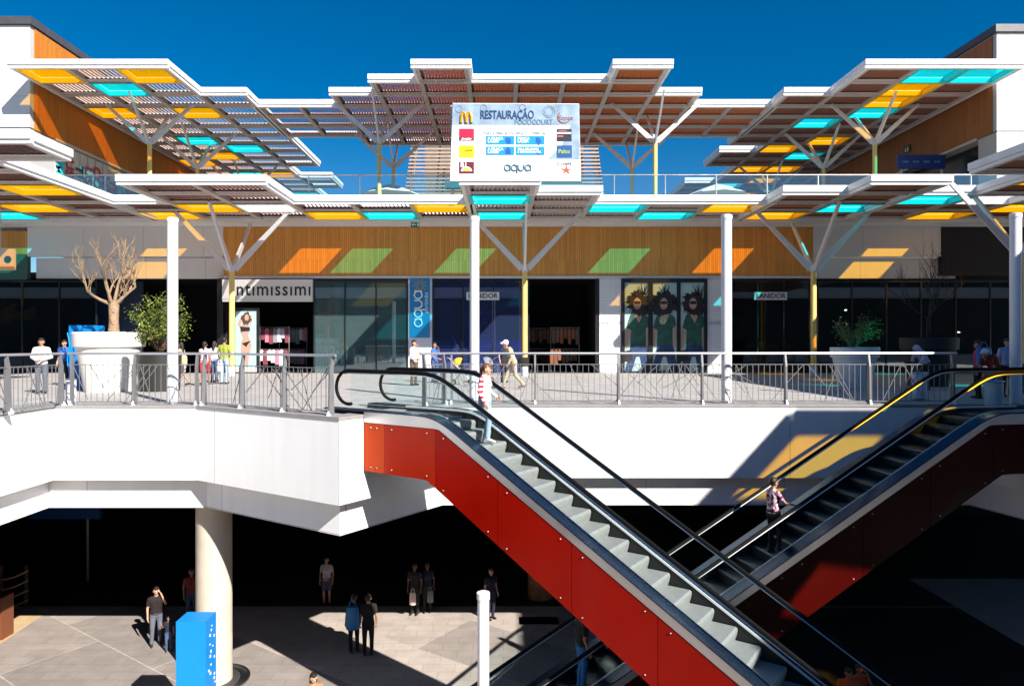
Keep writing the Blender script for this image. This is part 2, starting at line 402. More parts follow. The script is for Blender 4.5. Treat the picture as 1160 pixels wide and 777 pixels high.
# ------------------------------------------------------------------ mall building (main facade at y = 36.4)
FY = 36.4; S = FY/F
fx = lambda px: (px-CX)*S
fz = lambda py: (CY-py)*S
mall = thing('shopping_mall', 'wood-clad shopping mall behind the walkway with dark shopfronts on two floors', 'building', (0,FY,G0))
def fbox(name, px0, px1, py0, py1, m, dep=.3, front=0.0, par=mall):
    q = MB(); q.box(fx(px0), fx(px1), FY-front, FY+dep, fz(py1), fz(py0)); return mesh_obj(name, q, m, par)
fbox('wood_cladding', 253, 921, 257.5, 312.5, WOOD, .3, .0)
fbox('wood_cladding', -60, 31, 262, 288, WOOD, .3, .02)
fbox('top_band', -80, 1240, 243, 257, WHITE, .4, .04)
q = MB(); q.box(-36, 36, FY-1.12, FY-.045, 6.24, 6.48); mesh_obj('eave', q, WHITE, mall)
fbox('light_trim', 253, 921, 312.7, 315.5, mat('pale_trim', (.6,.6,.62), .4), .2, .05)
for (a, c) in ((31, 252.7), (921.3, 1066)):
    fbox('bulkhead_panel', a, c, 257.2, 290.5, panel_mat('pale_bulkhead_a' if a < 100 else 'pale_bulkhead_b', (.74,.74,.76), 3.2, 9, var=.03) if a < 100 else MATS.get('pale_bulkhead_a'), .3, .0)
    fbox('bulkhead_panel', a+6, c+20 if a > 100 else c, 291.5, 315, MATS['pale_bulkhead_a'], .6, -.28)
fbox('bulkhead_panel', 1066.5, 1240, 257.2, 312, DARK, .3, .05)
fbox('bulkhead_panel', -60, 30.5, 288.3, 317, mat('dark_green_panel', (.05,.12,.09), .5), .3, .0)
fbox('pier', 679, 703.5, 315.7, 422.4, panel_mat('white_brick', (.72,.72,.75), .6, .14, seam=.012, dark=.8, var=.02, offset=.5), .3, .02)
fbox('pier', 800.5, 827, 315.7, 422.4, MATS['white_brick'], .3, .02)
fbox('pier', 462.5, 489.5, 315.7, 422.4, mat('lilac_white_paint', (.62,.62,.70), .5, var=.04), .3, .02)
fbox('pier', 594.5, 599.5, 315.7, 422.4, BLACKFRAME, .2, .02)
fbox('pier', 674.5, 678.8, 315.7, 422.4, BLACKFRAME, .2, .02)
fbox('pier', 246, 253, 315.7, 422.4, BLACKFRAME, .2, .02)
# interiors: back wall, ceilings and partitions, all dark
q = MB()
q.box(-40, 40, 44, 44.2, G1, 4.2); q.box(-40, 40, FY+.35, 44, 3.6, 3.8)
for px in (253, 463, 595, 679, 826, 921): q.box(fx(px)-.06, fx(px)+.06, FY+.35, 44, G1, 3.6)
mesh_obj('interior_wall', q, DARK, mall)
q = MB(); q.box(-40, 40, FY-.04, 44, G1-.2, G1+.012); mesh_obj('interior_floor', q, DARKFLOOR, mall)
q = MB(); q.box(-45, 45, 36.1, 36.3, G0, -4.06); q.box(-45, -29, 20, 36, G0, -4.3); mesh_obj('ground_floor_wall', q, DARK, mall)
# structure between the floors and above
q = MB(); q.box(-34, 36, FY+.45, 70, 6.6, G2-.02); q.box(-34, 36, FY+.2, FY+.45, 6.63, G2+.02); mesh_obj('floor_slab', q, WHITE, mall)
q = MB(); q.box(-34, 36, FY+.5, 72, G2-.02, G2); struct(mesh_obj('roof_terrace', q, PAVE2))
# storefront glazing
def window(px0, px1, py0, py1, glass, ncol, par=mall, fr=.07):
    q = MB(); x0, x1, z0, z1 = fx(px0), fx(px1), fz(py1), fz(py0)
    q.box(x0, x1, FY-.03, FY+.08, z1-fr, z1); q.box(x0, x1, FY-.03, FY+.08, z0, z0+fr)
    for k in range(ncol+1):
        xx = x0+(x1-x0-fr)*k/ncol; q.box(xx, xx+fr, FY-.026, FY+.076, z0+fr, z1-fr)
    fo = mesh_obj('shop_window', q, BLACKFRAME, par)
    g = MB(); g.box(x0+.01, x1-.01, FY+.02, FY+.03, z0+.01, z1-.01); mesh_obj('pane', g, glass, fo)
    return fo
window(355, 462, 317, 424, GLASS_SHOP, 3)
window(490, 594, 317, 424, GLASS_BLUE, 3)
window(828, 918, 317, 424, GLASS_DARK, 3)
window(-60, 110, 318, 424, GLASS_DARK, 4)
window(925, 1240, 318, 424, GLASS_DARK, 8)
# back panels inside the shop windows (blue wall display; teal wall coloured to imitate window reflections)
q = MB(); q.box(fx(358), fx(460), 40.5, 40.6, G1, 3.5); mesh_obj('display_wall', q, mat('teal_reflection_wall', (.35,.5,.5), .6, var=.2, scale=1), mall)
q = MB(); q.box(fx(492), fx(592), 39.5, 39.6, G1, 3.5); mesh_obj('display_wall', q, mat('deep_blue_wall', (.01,.05,.25), .5, var=.4, scale=.6), mall)
q = MB(); q.box(fx(492), fx(594), FY+.12, FY+.3, G1, G1+1.75); mesh_obj('window_plinth', q, mat('teal_plinth', (.05,.30,.36), .5), mall)
q = MB()
for i in range(5): q.box(fx(527+i*0), fx(527), 0, 0, 0, 0) if False else None
q.box(fx(527), fx(562), FY+.5, FY+.56, fz(384), fz(352)); mesh_obj('photo_frame', q, mat('grey_print', (.32,.34,.36), .5, var=.5, scale=2), mall)
q = MB(); q.box(fx(532), fx(557), FY+.45, FY+.49, fz(378), fz(357)); mesh_obj('photo_print', q, mat('dark_print', (.05,.12,.12), .5, var=.8, scale=3), mall)
for i in range(4):
    q = MB(); q.box(fx(525+i*14), fx(529+i*14), FY+.5, FY+.6, fz(319), fz(322)) if False else q.box(fx(524+i*16), fx(529+i*16), FY+.3, FY+.4, fz(321), fz(317.5)); mesh_obj('spotlight', q, mat('spot_body', (.5,.5,.5), .4), mall)
q = MB()
for px in (100, 113): q.box(fx(px), fx(px)+.08, 24.2, 24.3, 0, 0.001)
# intimissimi shop: fascia sign, entrance
sg = thing('shop_sign', 'white fascia sign reading intimissimi in thin black letters above the lingerie shop entrance', 'sign', (fx(305),FY-.2,fz(341)))
q = MB(); q.box(fx(253.5), fx(355), FY-.22, FY-.02, fz(339), fz(317)); q.box(fx(253.5), fx(355), FY-.18, FY-.02, fz(342), fz(339.1)); mesh_obj('board', q, mat('sign_white', (.78,.76,.74), .4), sg)
text_mesh('lettering', 'ıntımıssımı', 1.02, (fx(309),FY-.235,fz(328.5)), BLACKFRAME, sg, bold=.006, sx=.86, space=1.12)
fbox('shop_lintel', 357, 462, 316, 319, BLACKFRAME, .2, .06)
LANT = mat('lettering_black', (.01,.01,.01), .4)
def lanidor(px, py, lab):
    s_ = thing('shop_sign', lab, 'sign', (fx(px),FY,fz(py)))
    q = MB(); q.box(fx(px-18.5), fx(px+18.5), FY-.075, FY-.035, fz(py+4.4), fz(py-4.4)); mesh_obj('board', q, mat('pale_sign_board', (.72,.74,.74), .4), s_)
    text_mesh('lettering', 'LANIDOR', .36, (fx(px),FY-.08,fz(py)), LANT, s_, bold=.006, sx=1.0)
lanidor(547, 335.5, 'small white sign reading LANIDOR on the blue shop window')
lanidor(872.5, 335.5, 'small white sign reading LANIDOR on the black shop window at the right')
text_mesh('lettering', 'LANIDOR', .24, (fx(691),FY-.03,fz(366)), mat('grey_letter', (.3,.3,.33), .5), mall, space=1.2)
text_mesh('lettering', 'LANIDOR', .24, (fx(813),FY-.03,fz(366)), MATS['grey_letter'], mall, space=1.2)
# vertical blue banner
bn = thing('vertical_banner', 'tall blue banner with aqua written upwards in pale letters on the pale pier', 'banner', (fx(475.5),FY-.05,fz(383)))
q = MB(); q.box(fx(464.5), fx(487), FY-.09, FY-.03, fz(382.5), fz(315.8)); mesh_obj('panel', q, mat('banner_blue', (.01,.22,.50), .45), bn)
PALE = mat('pale_letter', (.75,.85,.9), .5)
def_banner_aqua = True
text_mesh('lettering', 'portimão', .30, (fx(483),FY-.1,fz(343)), PALE, bn, rot=(PI/2,-PI/2,0))
q = MB()
for k in range(10):
    a = k*PI/5; q.beam((fx(476)+.12*math.cos(a),FY-.10,fz(324)+.12*math.sin(a)), (fx(476)+.36*math.cos(a),FY-.10,fz(324)+.36*math.sin(a)), .07, .012, up=(0,1,0))
mesh_obj('emblem', q, mat('bronze_emblem', (.35,.25,.12), .5), bn)

# posters -------------------------------------------------------------
SKIN = mat('skin_light', (.55,.30,.19), .55, var=.06, scale=20)
SKIN_D = mat('skin_tan', (.38,.19,.11), .55, var=.06, scale=20)
SKIN_B = mat('skin_brown', (.16,.075,.045), .5)
HAIRD = mat('dark_hair', (.015,.009,.007), .55)
HAIRB = mat('auburn_hair', (.13,.045,.02), .5)
def blob(mb, cx, cz, rx, rz, y, m, seed, jag=.12, n=34):
    r = random.Random(seed); pts = []
    for k in range(n):
        a = 2*PI*k/n; f = 1+r.uniform(-jag, jag); pts.append((cx+rx*f*math.cos(a), cz+rz*f*math.sin(a)))
    mb.prism(pts, 'y', y, y+.004, m)
def poly(mb, pts, y, m): mb.prism(pts, 'y', y, y+.004, m)
trip = thing('poster_window', 'black framed window of three posters of a woman in green top and wild hair', 'window display', (fx(752),FY,G1))
q = MB()
x0, x1 = fx(704), fx(800.5)
q.box(x0, x1, FY-.14, FY+.1, fz(320), fz(316)); q.box(x0, x1, FY-.14, FY+.1, fz(423.5), fz(420.5))
for a, c in ((704, 707.2), (734, 739), (766.3, 770.3), (797, 800.5)): q.box(fx(a), fx(c), FY-.136, FY+.096, fz(420.5), fz(320))
mesh_obj('frame', q, BLACKFRAME, trip)
PBG = mat('poster_teal_print', (.36,.50,.50), .5, var=.12, scale=.5); PTOP = mat('poster_green_print', (.015,.09,.065), .6, var=.5, scale=4)
PJEAN = mat('poster_denim_print', (.012,.04,.12), .6, var=.5, scale=4); PHAIR = mat('poster_hair_print', (.012,.008,.01), .6); PSKIN = mat('poster_skin_print', (.40,.25,.19), .6)
def woman_poster(px0, px1, flip, seed, front=False):
    q = MB(); c = fx((px0+px1)/2+(2 if not front else 0)); s = -1 if flip else 1; y = FY-.05
    q.box(fx(px0), fx(px1), FY-.04, FY+.02, fz(420.3), fz(320.2), PBG)
    T = lambda u, v: (c+s*u*S, fz(v))
    L = lambda pts, yy, m: poly(q, [T(u, v) for u, v in pts], yy, m)
    # jeans, arms, top, neck, hair, face, glasses, feathers
    L([(-8,388),(9,388),(12,404),(15,420),(5,420),(2,404),(-2,404),(-7,420),(-15,420),(-10,402)], y-.004, PJEAN)
    L([(-11,362),(-7,362),(-9,380),(-12,394),(-15,394),(-14,378)], y-.006, PSKIN)
    L([(10,360),(13,362),(13,380),(12,394),(9,392),(10,376)], y-.006, PSKIN)
    L([(-9,357),(-3,354),(4,354),(11,359),(13,368),(9,372),(9,390),(-9,390),(-8,374),(-13,371)], y-.010, PTOP)
    L([(-2,348),(3,348),(5,357),(1,366),(-4,357)], y-.014, PSKIN)
    blob(q, c, fz(343), 14*S if front else 12*S, 13*S, y-.018, PHAIR, seed, .22, 40)
    blob(q, c+s*(5 if not front else -7)*S, fz(350), 8*S, 8*S, y-.019, PHAIR, seed+5, .25)
    blob(q, c-s*1*S, fz(344), 4.2*S, 6.5*S, y-.023, PSKIN, seed+2, .03)
    q.box(c-s*1*S-3.6*S, c-s*1*S+3.6*S, y-.031, y-.027, fz(344.6), fz(341.4), PHAIR)
    q.box(c-s*1*S-1.6*S, c-s*1*S+1.6*S, y-.031, y-.027, fz(349), fz(348.2), mat('poster_lip_print', (.3,.05,.05), .5))
    rr = random.Random(seed)
    for k in range(9 if not front else 6):
        a = PI/2+rr.uniform(-.7, .7); l = rr.uniform(8, 15)
        q.beam((c+3*S*math.cos(a)+(6*S if not front else 0), y-.02, fz(334)), (c+l*S*math.cos(a)+(6*S if not front else 0), y-.02, fz(334)+l*S*math.sin(a)), .05, .004, .015, .004, PHAIR, up=(0,1,0))
    for k in range(26):
        a = rr.uniform(0, 2*PI); q.beam((c+9*S*math.cos(a), y-.021, fz(344)+9*S*math.sin(a)), (c+16*S*math.cos(a+.3), y-.021, fz(344)+15*S*math.sin(a+.3)), .06, .004, .01, .004, PHAIR, up=(0,1,0))
    if front: blob(q, c-2*S, fz(363), 4*S, 5*S, y-.016, mat('poster_scarf_print', (.35,.4,.25), .6, var=.6, scale=9), seed+9, .2)
    else: L([(-16,398),(-7,396),(-6,408),(-16,410)], y-.012, PHAIR)
    return mesh_obj('poster', q, None, trip)
woman_poster(707.2, 734, False, 3); woman_poster(739, 766.3, False, 11, True); woman_poster(770.3, 797, False, 23)

up = thing('lingerie_poster', 'tall backlit poster of a woman in black underwear beside the shop entrance', 'poster', (fx(282),FY-.3,G1))
q = MB(); q.box(fx(268), fx(296), FY-.35, FY-.2, fz(423), fz(349), BLACKFRAME); q.box(fx(270), fx(293.5), FY-.38, FY-.34, fz(421), fz(416), GREY_BEAM); mesh_obj('frame', q, None, up)
q = MB(); y = FY-.36; c = fx(281); T = lambda u, v: (c+u*S, fz(v)); L = lambda pts, yy, m: poly(q, [T(u, v) for u, v in pts], yy, m)
q.box(fx(269.5), fx(293), FY-.356, FY-.351, fz(416), fz(353), mat('pale_blue_print', (.35,.55,.60), .5, var=.1))
L([(-5,387),(6,386),(7,392),(4,402),(3,415),(0,415),(-1,404),(-3,415),(-1,416),(-5,400)], y-.006, PSKIN)
L([(-6,370),(-2,366),(4,368),(5,374),(3,380),(6,387),(5,391),(-5,390),(-3,382),(-6,376)], y-.008, PSKIN)
L([(-6,372),(-9,367),(-7,362),(-5,360),(-4,364),(-5,368)], y-.009, PSKIN); L([(5,372),(8,362),(7,358),(4,357),(5,364)], y-.009, PSKIN)
L([(-6,370),(5,371),(5,375),(-5,376)], y-.014, PHAIR); L([(-4,389),(6,386),(2,391),(1,393)], y-.014, PHAIR)
blob(q, c+1*S, fz(361), 5.5*S, 7*S, y-.012, mat('poster_brown_hair', (.07,.03,.02), .6), 4, .18); blob(q, c+1.5*S, fz(360), 2.4*S, 3.6*S, y-.018, PSKIN, 5, .03)
mesh_obj('print', q, None, up)
# clothing racks in the shop
def rack(px, lab, seed, cols, d=38.2, z0=G1+.012):
    r = random.Random(seed); c = X(px, d)
    t = thing('clothes_rack', lab, 'clothes rack', (c,d,z0))
    q = MB()
    for sx in (-1, 1):
        q.tube([(c+sx*.8,d,z0),(c+sx*.8,d,z0+2.5)], .02, 6); q.box(c+sx*.8-.05, c+sx*.8+.05, d-.25, d+.25, z0, z0+.04)
    for z in (1.25, 2.45): q.tube([(c-.8,d,z0+z),(c+.8,d,z0+z)], .015, 6)
    mesh_obj('frame', q, STEEL, t)
    for k in range(14):
        x = c-.72+.11*k; zt = z0+(2.4 if k % 2 else 1.2); w_ = .18; h = r.uniform(.55, .9)
        q = MB(); pts = [(d-.05,zt),(d+.05,zt),(d+w_,zt-.12),(d+w_*.8,zt-h),(d-w_*.8,zt-h),(d-w_,zt-.12)]
        q.prism([(a, b_) for a, b_ in pts], 'x', x-.03, x+.03); q.v = [(c+(v[1]-d)*.55+(v[0]-c), d+(v[0]-x)*2, v[2]) for v in q.v]
        mesh_obj('garment', q, r.choice(cols), t)
GC = [mat('garment_%s' % n, c_, .8) for n, c_ in (('white',(.7,.68,.68)),('pink',(.6,.2,.28)),('grey',(.25,.25,.28)),('wine',(.2,.04,.06)),('lilac',(.4,.4,.55)))]
rack(311, 'rack of pink and white garments just inside the lingerie shop entrance', 1, GC, 37.6)
rack(332, 'rack of pale hanging clothes deeper inside the lingerie shop', 2, GC[:3], 39.8)

rack(640, 'rack of brown clothes in the dark middle shop entrance', 5, [mat('brown_garment', (.16,.08,.05), .8), mat('rust_garment', (.25,.08,.03), .8)], 38.4)
rack(612, 'rack of dark red clothes by the left jamb of the dark middle entrance', 6, [mat('dark_red_garment', (.12,.02,.02), .8), MATS['brown_garment']], 40.2)
def mannequin(px, d, z0, col, lab, cat='mannequin', sk=None, h=1.0, grp=None):
    x = X(px, d); t = thing('mannequin', lab, cat, (x,d,z0), grp)
    q = MB(); sk = sk or mat('mannequin_white', (.6,.6,.58), .4)
    q.lathe((x,d,z0), [(.02,.0),(.02,.05)], 8); 
    for s_ in (-1, 1):
        q.tube([(x+s_*.09,d,z0+.9*h),(x+s_*.1,d-.02,z0+.5*h),(x+s_*.11,d,z0+.08)], [.085,.055,.035], 8)
        q.tube([(x+s_*.17,d,z0+1.42*h),(x+s_*.25,d,z0+1.15*h),(x+s_*.22,d-.12,z0+.92*h)], [.05,.04,.025], 8)
    q.tube([(x,d,z0+.85*h),(x,d,z0+1.1*h),(x,d,z0+1.35*h),(x,d,z0+1.46*h)], [.15,.115,.15,.06], 12)
    q.ell((x,d,z0+1.62*h), (.08,.1,.12)); q.tube([(x,d,z0+1.44*h),(x,d,z0+1.56*h)], .045, 8)
    mesh_obj('body', q, sk, t, True)
    q = MB(); q.tube([(x,d,z0+.62*h),(x,d,z0+.9*h),(x,d,z0+1.1*h),(x,d,z0+1.36*h),(x,d,z0+1.44*h)], [.22,.19,.145,.185,.10], 12)
    for s_ in (-1, 1): q.tube([(x+s_*.15,d,z0+1.41*h),(x+s_*.22,d,z0+1.2*h)], [.075,.065], 8)
    mesh_obj('dress', q, col, t, True)
    q = MB(); q.lathe((x,d,z0-.0), [(.22,0),(.22,.03),(.02,.04)], 16); mesh_obj('base', q, STEEL, t)
WINF = G1+.012
mannequin(376, 37.3, WINF, GC[0], 'white mannequin in a white top, leftmost in the teal-tinted shop window')
mannequin(409, 37.4, WINF, mat('black_cloth', (.01,.01,.012), .8), 'white mannequin in a black top in the middle of the teal-tinted shop window')
mannequin(446, 37.4, WINF, mat('aqua_cloth', (.03,.45,.5), .8), 'mannequin in an aqua tee beside the blue banner pier', h=1.02)
mannequin(513, 36.75, WINF+.3, MATS['black_cloth'], 'mannequin in a black dress in the blue shop window left of the white lamp post')
mannequin(557, 37.3, WINF+.3, mat('cream_cloth', (.55,.5,.4), .8), 'mannequin in a cream dress in the blue shop window right of the white lamp post')
mannequin(571, 38.2, WINF+.3, GC[3], 'mannequin in a red top behind the cream one in the blue shop window')
mannequin(876, 37.4, WINF+.05, mat('tealgrey_cloth', (.06,.15,.18), .8), 'mannequin in a teal dress in the black shop window at the right', sk=SKIN_D)
mannequin(889, 37.1, WINF+.05, mat('navy_cloth', (.02,.035,.08), .8), 'mannequin in a dark dress with a pale collar in the black right shop window', sk=SKIN)
# yellow display cushion and cube
t = thing('display_bench', 'yellow seat display in the black shop window at the right', 'furniture', (X(862,37.3),37.3,WINF))
q = MB(); q.tube([(X(855,37.3),37.3,.0+fz(391)),(X(869,37.3),37.3,fz(391))], .22, 12); mesh_obj('cushion', q, mat('amber_cloth', (.75,.36,.02), .7), t, True)
q = MB(); q.box(X(855,37.4), X(869,37.4), 37.2, 37.7, WINF, fz(396)); mesh_obj('base', q, mat('dark_box', (.05,.05,.05), .6), t)
q = MB(); q.box(X(894,37.3), X(903,37.3), 37.2, 37.8, WINF, fz(398)); q.box(X(895,37.3), X(902,37.3), 37.22, 37.7, fz(398)+.002, fz(385), MATS['dark_box']); q.mats.insert(0, q.mats.pop(0))
q = MB(); q.box(X(886,37.6), X(903,37.6), 37.5, 37.9, WINF, fz(404)); o = mesh_obj('display_block', q, MATS['amber_cloth']); tag(o, 'amber display block behind the mannequins in the black shop window', 'display block')
q = MB(); q.box(fx(356), fx(362), FY+.4, FY+.8, WINF, fz(378)); q.box(fx(364), fx(398), FY+2, FY+2.4, WINF, fz(398)); o = mesh_obj('display_table', q, mat('grey_display', (.25,.3,.3), .5)); tag(o, 'grey display counter behind the teal-tinted shop window', 'counter')
# left sign and dark photo mural in left window
ls = thing('hanging_shop_sign', 'cream square sign with a round blue logo at the left edge above the dark window', 'sign', (X(5,31),31,2.8))
q = MB(); q.box(X(-22,31), X(16,31), 31, 31.12, Z(306,31), Z(282,31)); mesh_obj('board', q, mat('cream_board', (.62,.60,.58), .5), ls)
q = MB(); q.box(X(-22,31), X(16,31), 30.985, 30.996, Z(306,31), Z(300,31)); mesh_obj('lower_stripe', q, mat('peach_board', (.8,.5,.25), .5), ls)
q = MB(); c = P(9,294,31); q.prism([(c[0]+.16*math.cos(k*PI/12), c[2]+.16*math.sin(k*PI/12)) for k in range(24)], 'y', 30.97, 30.995); mesh_obj('logo', q, SIGNBLUE, ls)
q = MB(); q.tube([(X(0,31),31.05,Z(282,31)),(X(0,31),31.05,6.3)], .02, 6); mesh_obj('hanger', q, STEEL, ls)
mu = thing('window_mural', 'dark mural of an orange dusk and black palms inside the left shop window', 'mural', (X(45,37.5),37.5,G1))
q = MB(); q.box(fx(-60), fx(150), 37.5, 37.55, G1+.1, 3.4, mat('night_blue_print', (.003,.02,.07), .5, var=.9, scale=.35)); mesh_obj('print', q, None, mu)
q = MB(); blob(q, fx(5), fz(358), 1.3, .75, 37.47, mat('dusk_orange_print', (.55,.22,.02), .6, var=.7, scale=2), 2, .25); blob(q, fx(38), fz(358), .9, 1.0, 37.46, mat('ember_print', (.22,.05,.01), .6, var=.9, scale=3), 8, .3); mesh_obj('glow_patch', q, None, mu)
q = MB(); blob(q, fx(12), fz(372), 1.5, .5, 37.44, mat('black_print', (.004,.004,.005), .7), 14, .35); blob(q, fx(62), fz(365), 1.1, 2.0, 37.45, MATS['black_print'], 17, .25)
blob(q, fx(30), fz(335), 1.6, .8, 37.44, MATS['black_print'], 19, .45); blob(q, fx(48), fz(385), 1.6, 1.2, 37.44, MATS['black_print'], 20, .3); mesh_obj('palm_shape', q, None, mu)

# exit sign hanging
ex = thing('exit_sign', 'small green emergency exit sign hanging under the lower canopy', 'sign', (X(470,34.5),34.5,Z(258,34.5)))
q = MB(); q.box(X(465.5,34.5), X(475,34.5), 34.5, 34.55, Z(257.5,34.5), Z(252,34.5), mat('exit_green', (.01,.16,.08), .4)); mesh_obj('panel', q, None, ex)
q = MB(); c = P(468.6,254.6,34.48); q.prism([(c[0]-.12,c[2]),(c[0],c[2]+.09),(c[0],c[2]+.03),(c[0]+.12,c[2]+.03),(c[0]+.12,c[2]-.03),(c[0],c[2]-.03),(c[0],c[2]-.09)], 'y', 34.48, 34.495); q.box(c[0]+.17, c[0]+.27, 34.48, 34.495, c[2]-.08, c[2]+.08); mesh_obj('pictogram', q, PALE, ex)

# ------------------------------------------------------------------ wing buildings on the upper level
def wing(side):
    left = side < 0
    xw = -26.28 if left else 27.85
    x2 = -60 if left else 62
    lab = 'white block with orange wood side wall at the upper left, dark coping on top' if left else 'white block with brown wood side wall at the upper right, dark coping on top'
    t = thing('wing_building', lab, 'building', (xw,38.5,G2-.3))
    W_ = WOOD_Y if left else WOOD_R
    zt = 17.65 if left else 17.5; yf = 37.9 if left else 38.5
    lo, hi = (x2, xw) if left else (xw, x2)
    q = MB(); q.box(lo, hi, yf, 90, 11.9, zt-.02); mesh_obj('white_wall', q, WHITE_PANEL, t)
    q = MB(); a = .02
    if left: q.box(xw+.02, xw+.06, yf+.3, 89, 11.92, zt-.1)
    else: q.box(xw-.06, xw-.02, yf+.3, 89, 11.92, zt-.1)
    mesh_obj('wood_cladding', q, W_, t)
    q = MB(); q.box(lo-.1, hi+.15, yf-.15, 90, zt, zt+.42) if left else q.box(lo-.15, hi+.1, yf-.15, 90, zt, zt+.42)
    mesh_obj('roof_coping', q, ROOFCAP, t)
    q = MB(); q.box(lo, hi, yf, 40.0, 6.5, 11.97); mesh_obj('white_wall', q, WHITE_PANEL, t)
    # recessed ground band of the terrace: dark glazing along the side
    s_ = -1 if left else 1
    q = MB()
    if left: q.box(xw-.8, xw-.7, 40.0, 88, G2, 11.97)
    else: q.box(xw+.7, xw+.8, 40.0, 88, G2, 11.97)
    mesh_obj('side_glazing', q, mat('dark_side_glazing', (.02,.022,.025), .2), t)
    q = MB(); q.box(xw-.7 if left else xw-.12, xw+.12 if left else xw+.7, 40.0, 89, 11.86, 11.99); mesh_obj('ledge', q, GREY_BEAM, t)
    return t, xw
wl, xl = wing(-1); wr, xr = wing(1)
# letter graphics along the left glazing
gw = thing('letter_screen', 'screen of red, black and turquoise vertical lettering below the orange wood wall', 'screen', (xl+.05,44,G2))
q = MB(); q.box(xl-.1, xl-.05, 40.1, 56, G2, 11.8); mesh_obj('backing', q, mat('grey_screen', (.62,.58,.54), .6, var=.15), gw)
q = MB()
for yy in [41.6+.8*k for k in range(18)]: q.box(xl-.02, xl+.02, yy, yy+.05, G2, 11.8)
mesh_obj('mullions', q, GREY_BEAM, gw)
LR = mat('letter_red', (.45,.02,.04), .5); LC = mat('letter_cyan', (.02,.55,.65), .5); LB = mat('letter_black', (.02,.02,.03), .5)
rg = random.Random(5)
words = ['TIME', 'SUM', 'CON', 'US', 'UM', 'TI', 'COM', 'MIT']
for k in range(17):
    yy = 40.4+.92*k; z = 11.2
    while z > 8.2:
        tx = rg.choice(words); l_ = .62*len(tx)
        text_mesh('lettering', tx, 1.05, (xl+.04, yy, z-l_/2), rg.choice([LR, LR, LC, LB, LC]), gw, rot=(PI/2, PI/2, PI/2), bold=.03, sx=.9); z -= l_+.25
# parapet part of the left wing at lower left (white step)
# right: blue information sign and pictogram on the terrace
bs = thing('terrace_sign', 'dark blue information panel on the upper terrace at the right', 'sign', (X(1045,43),43,G2))
q = MB(); q.box(X(1017,43), X(1071,43), 43, 43.15, Z(191,43), Z(175.5,43)); mesh_obj('panel', q, mat('navy_panel', (.015,.04,.2), .4), bs)
q = MB()
for k in range(4): q.box(X(1022+k*12,43), X(1029+k*12,43), 42.97, 42.99, Z(184.5,43), Z(182.5,43))
mesh_obj('symbol', q, mat('dim_blue', (.1,.2,.45), .5), bs)
q = MB(); q.box(X(1020,43.2), X(1022,43.2), 43.16, 43.25, G2, Z(176,43)); q.box(X(1066,43.2), X(1068,43.2), 43.16, 43.25, G2, Z(176,43)); mesh_obj('leg', q, GREY_BEAM, bs)
ps = thing('restroom_sign', 'small square restroom pictogram on the brown wood wall', 'sign', (xr-.1,47,Z(170,47)))
q = MB(); q.box(xr-.14, xr-.08, 46.5, 47.2, Z(174,47), Z(166,47), mat('dark_picto', (.05,.04,.03), .5)); mesh_obj('panel', q, None, ps)
q = MB()
for yy in (46.72, 46.98):
    q.box(xr-.16, xr-.145, yy-.06, yy+.06, Z(172.8,47), Z(169.4,47)); q.ell((xr-.15,yy,Z(168.3,47)), (.012,.05,.05))
mesh_obj('pictogram', q, PALE, ps)

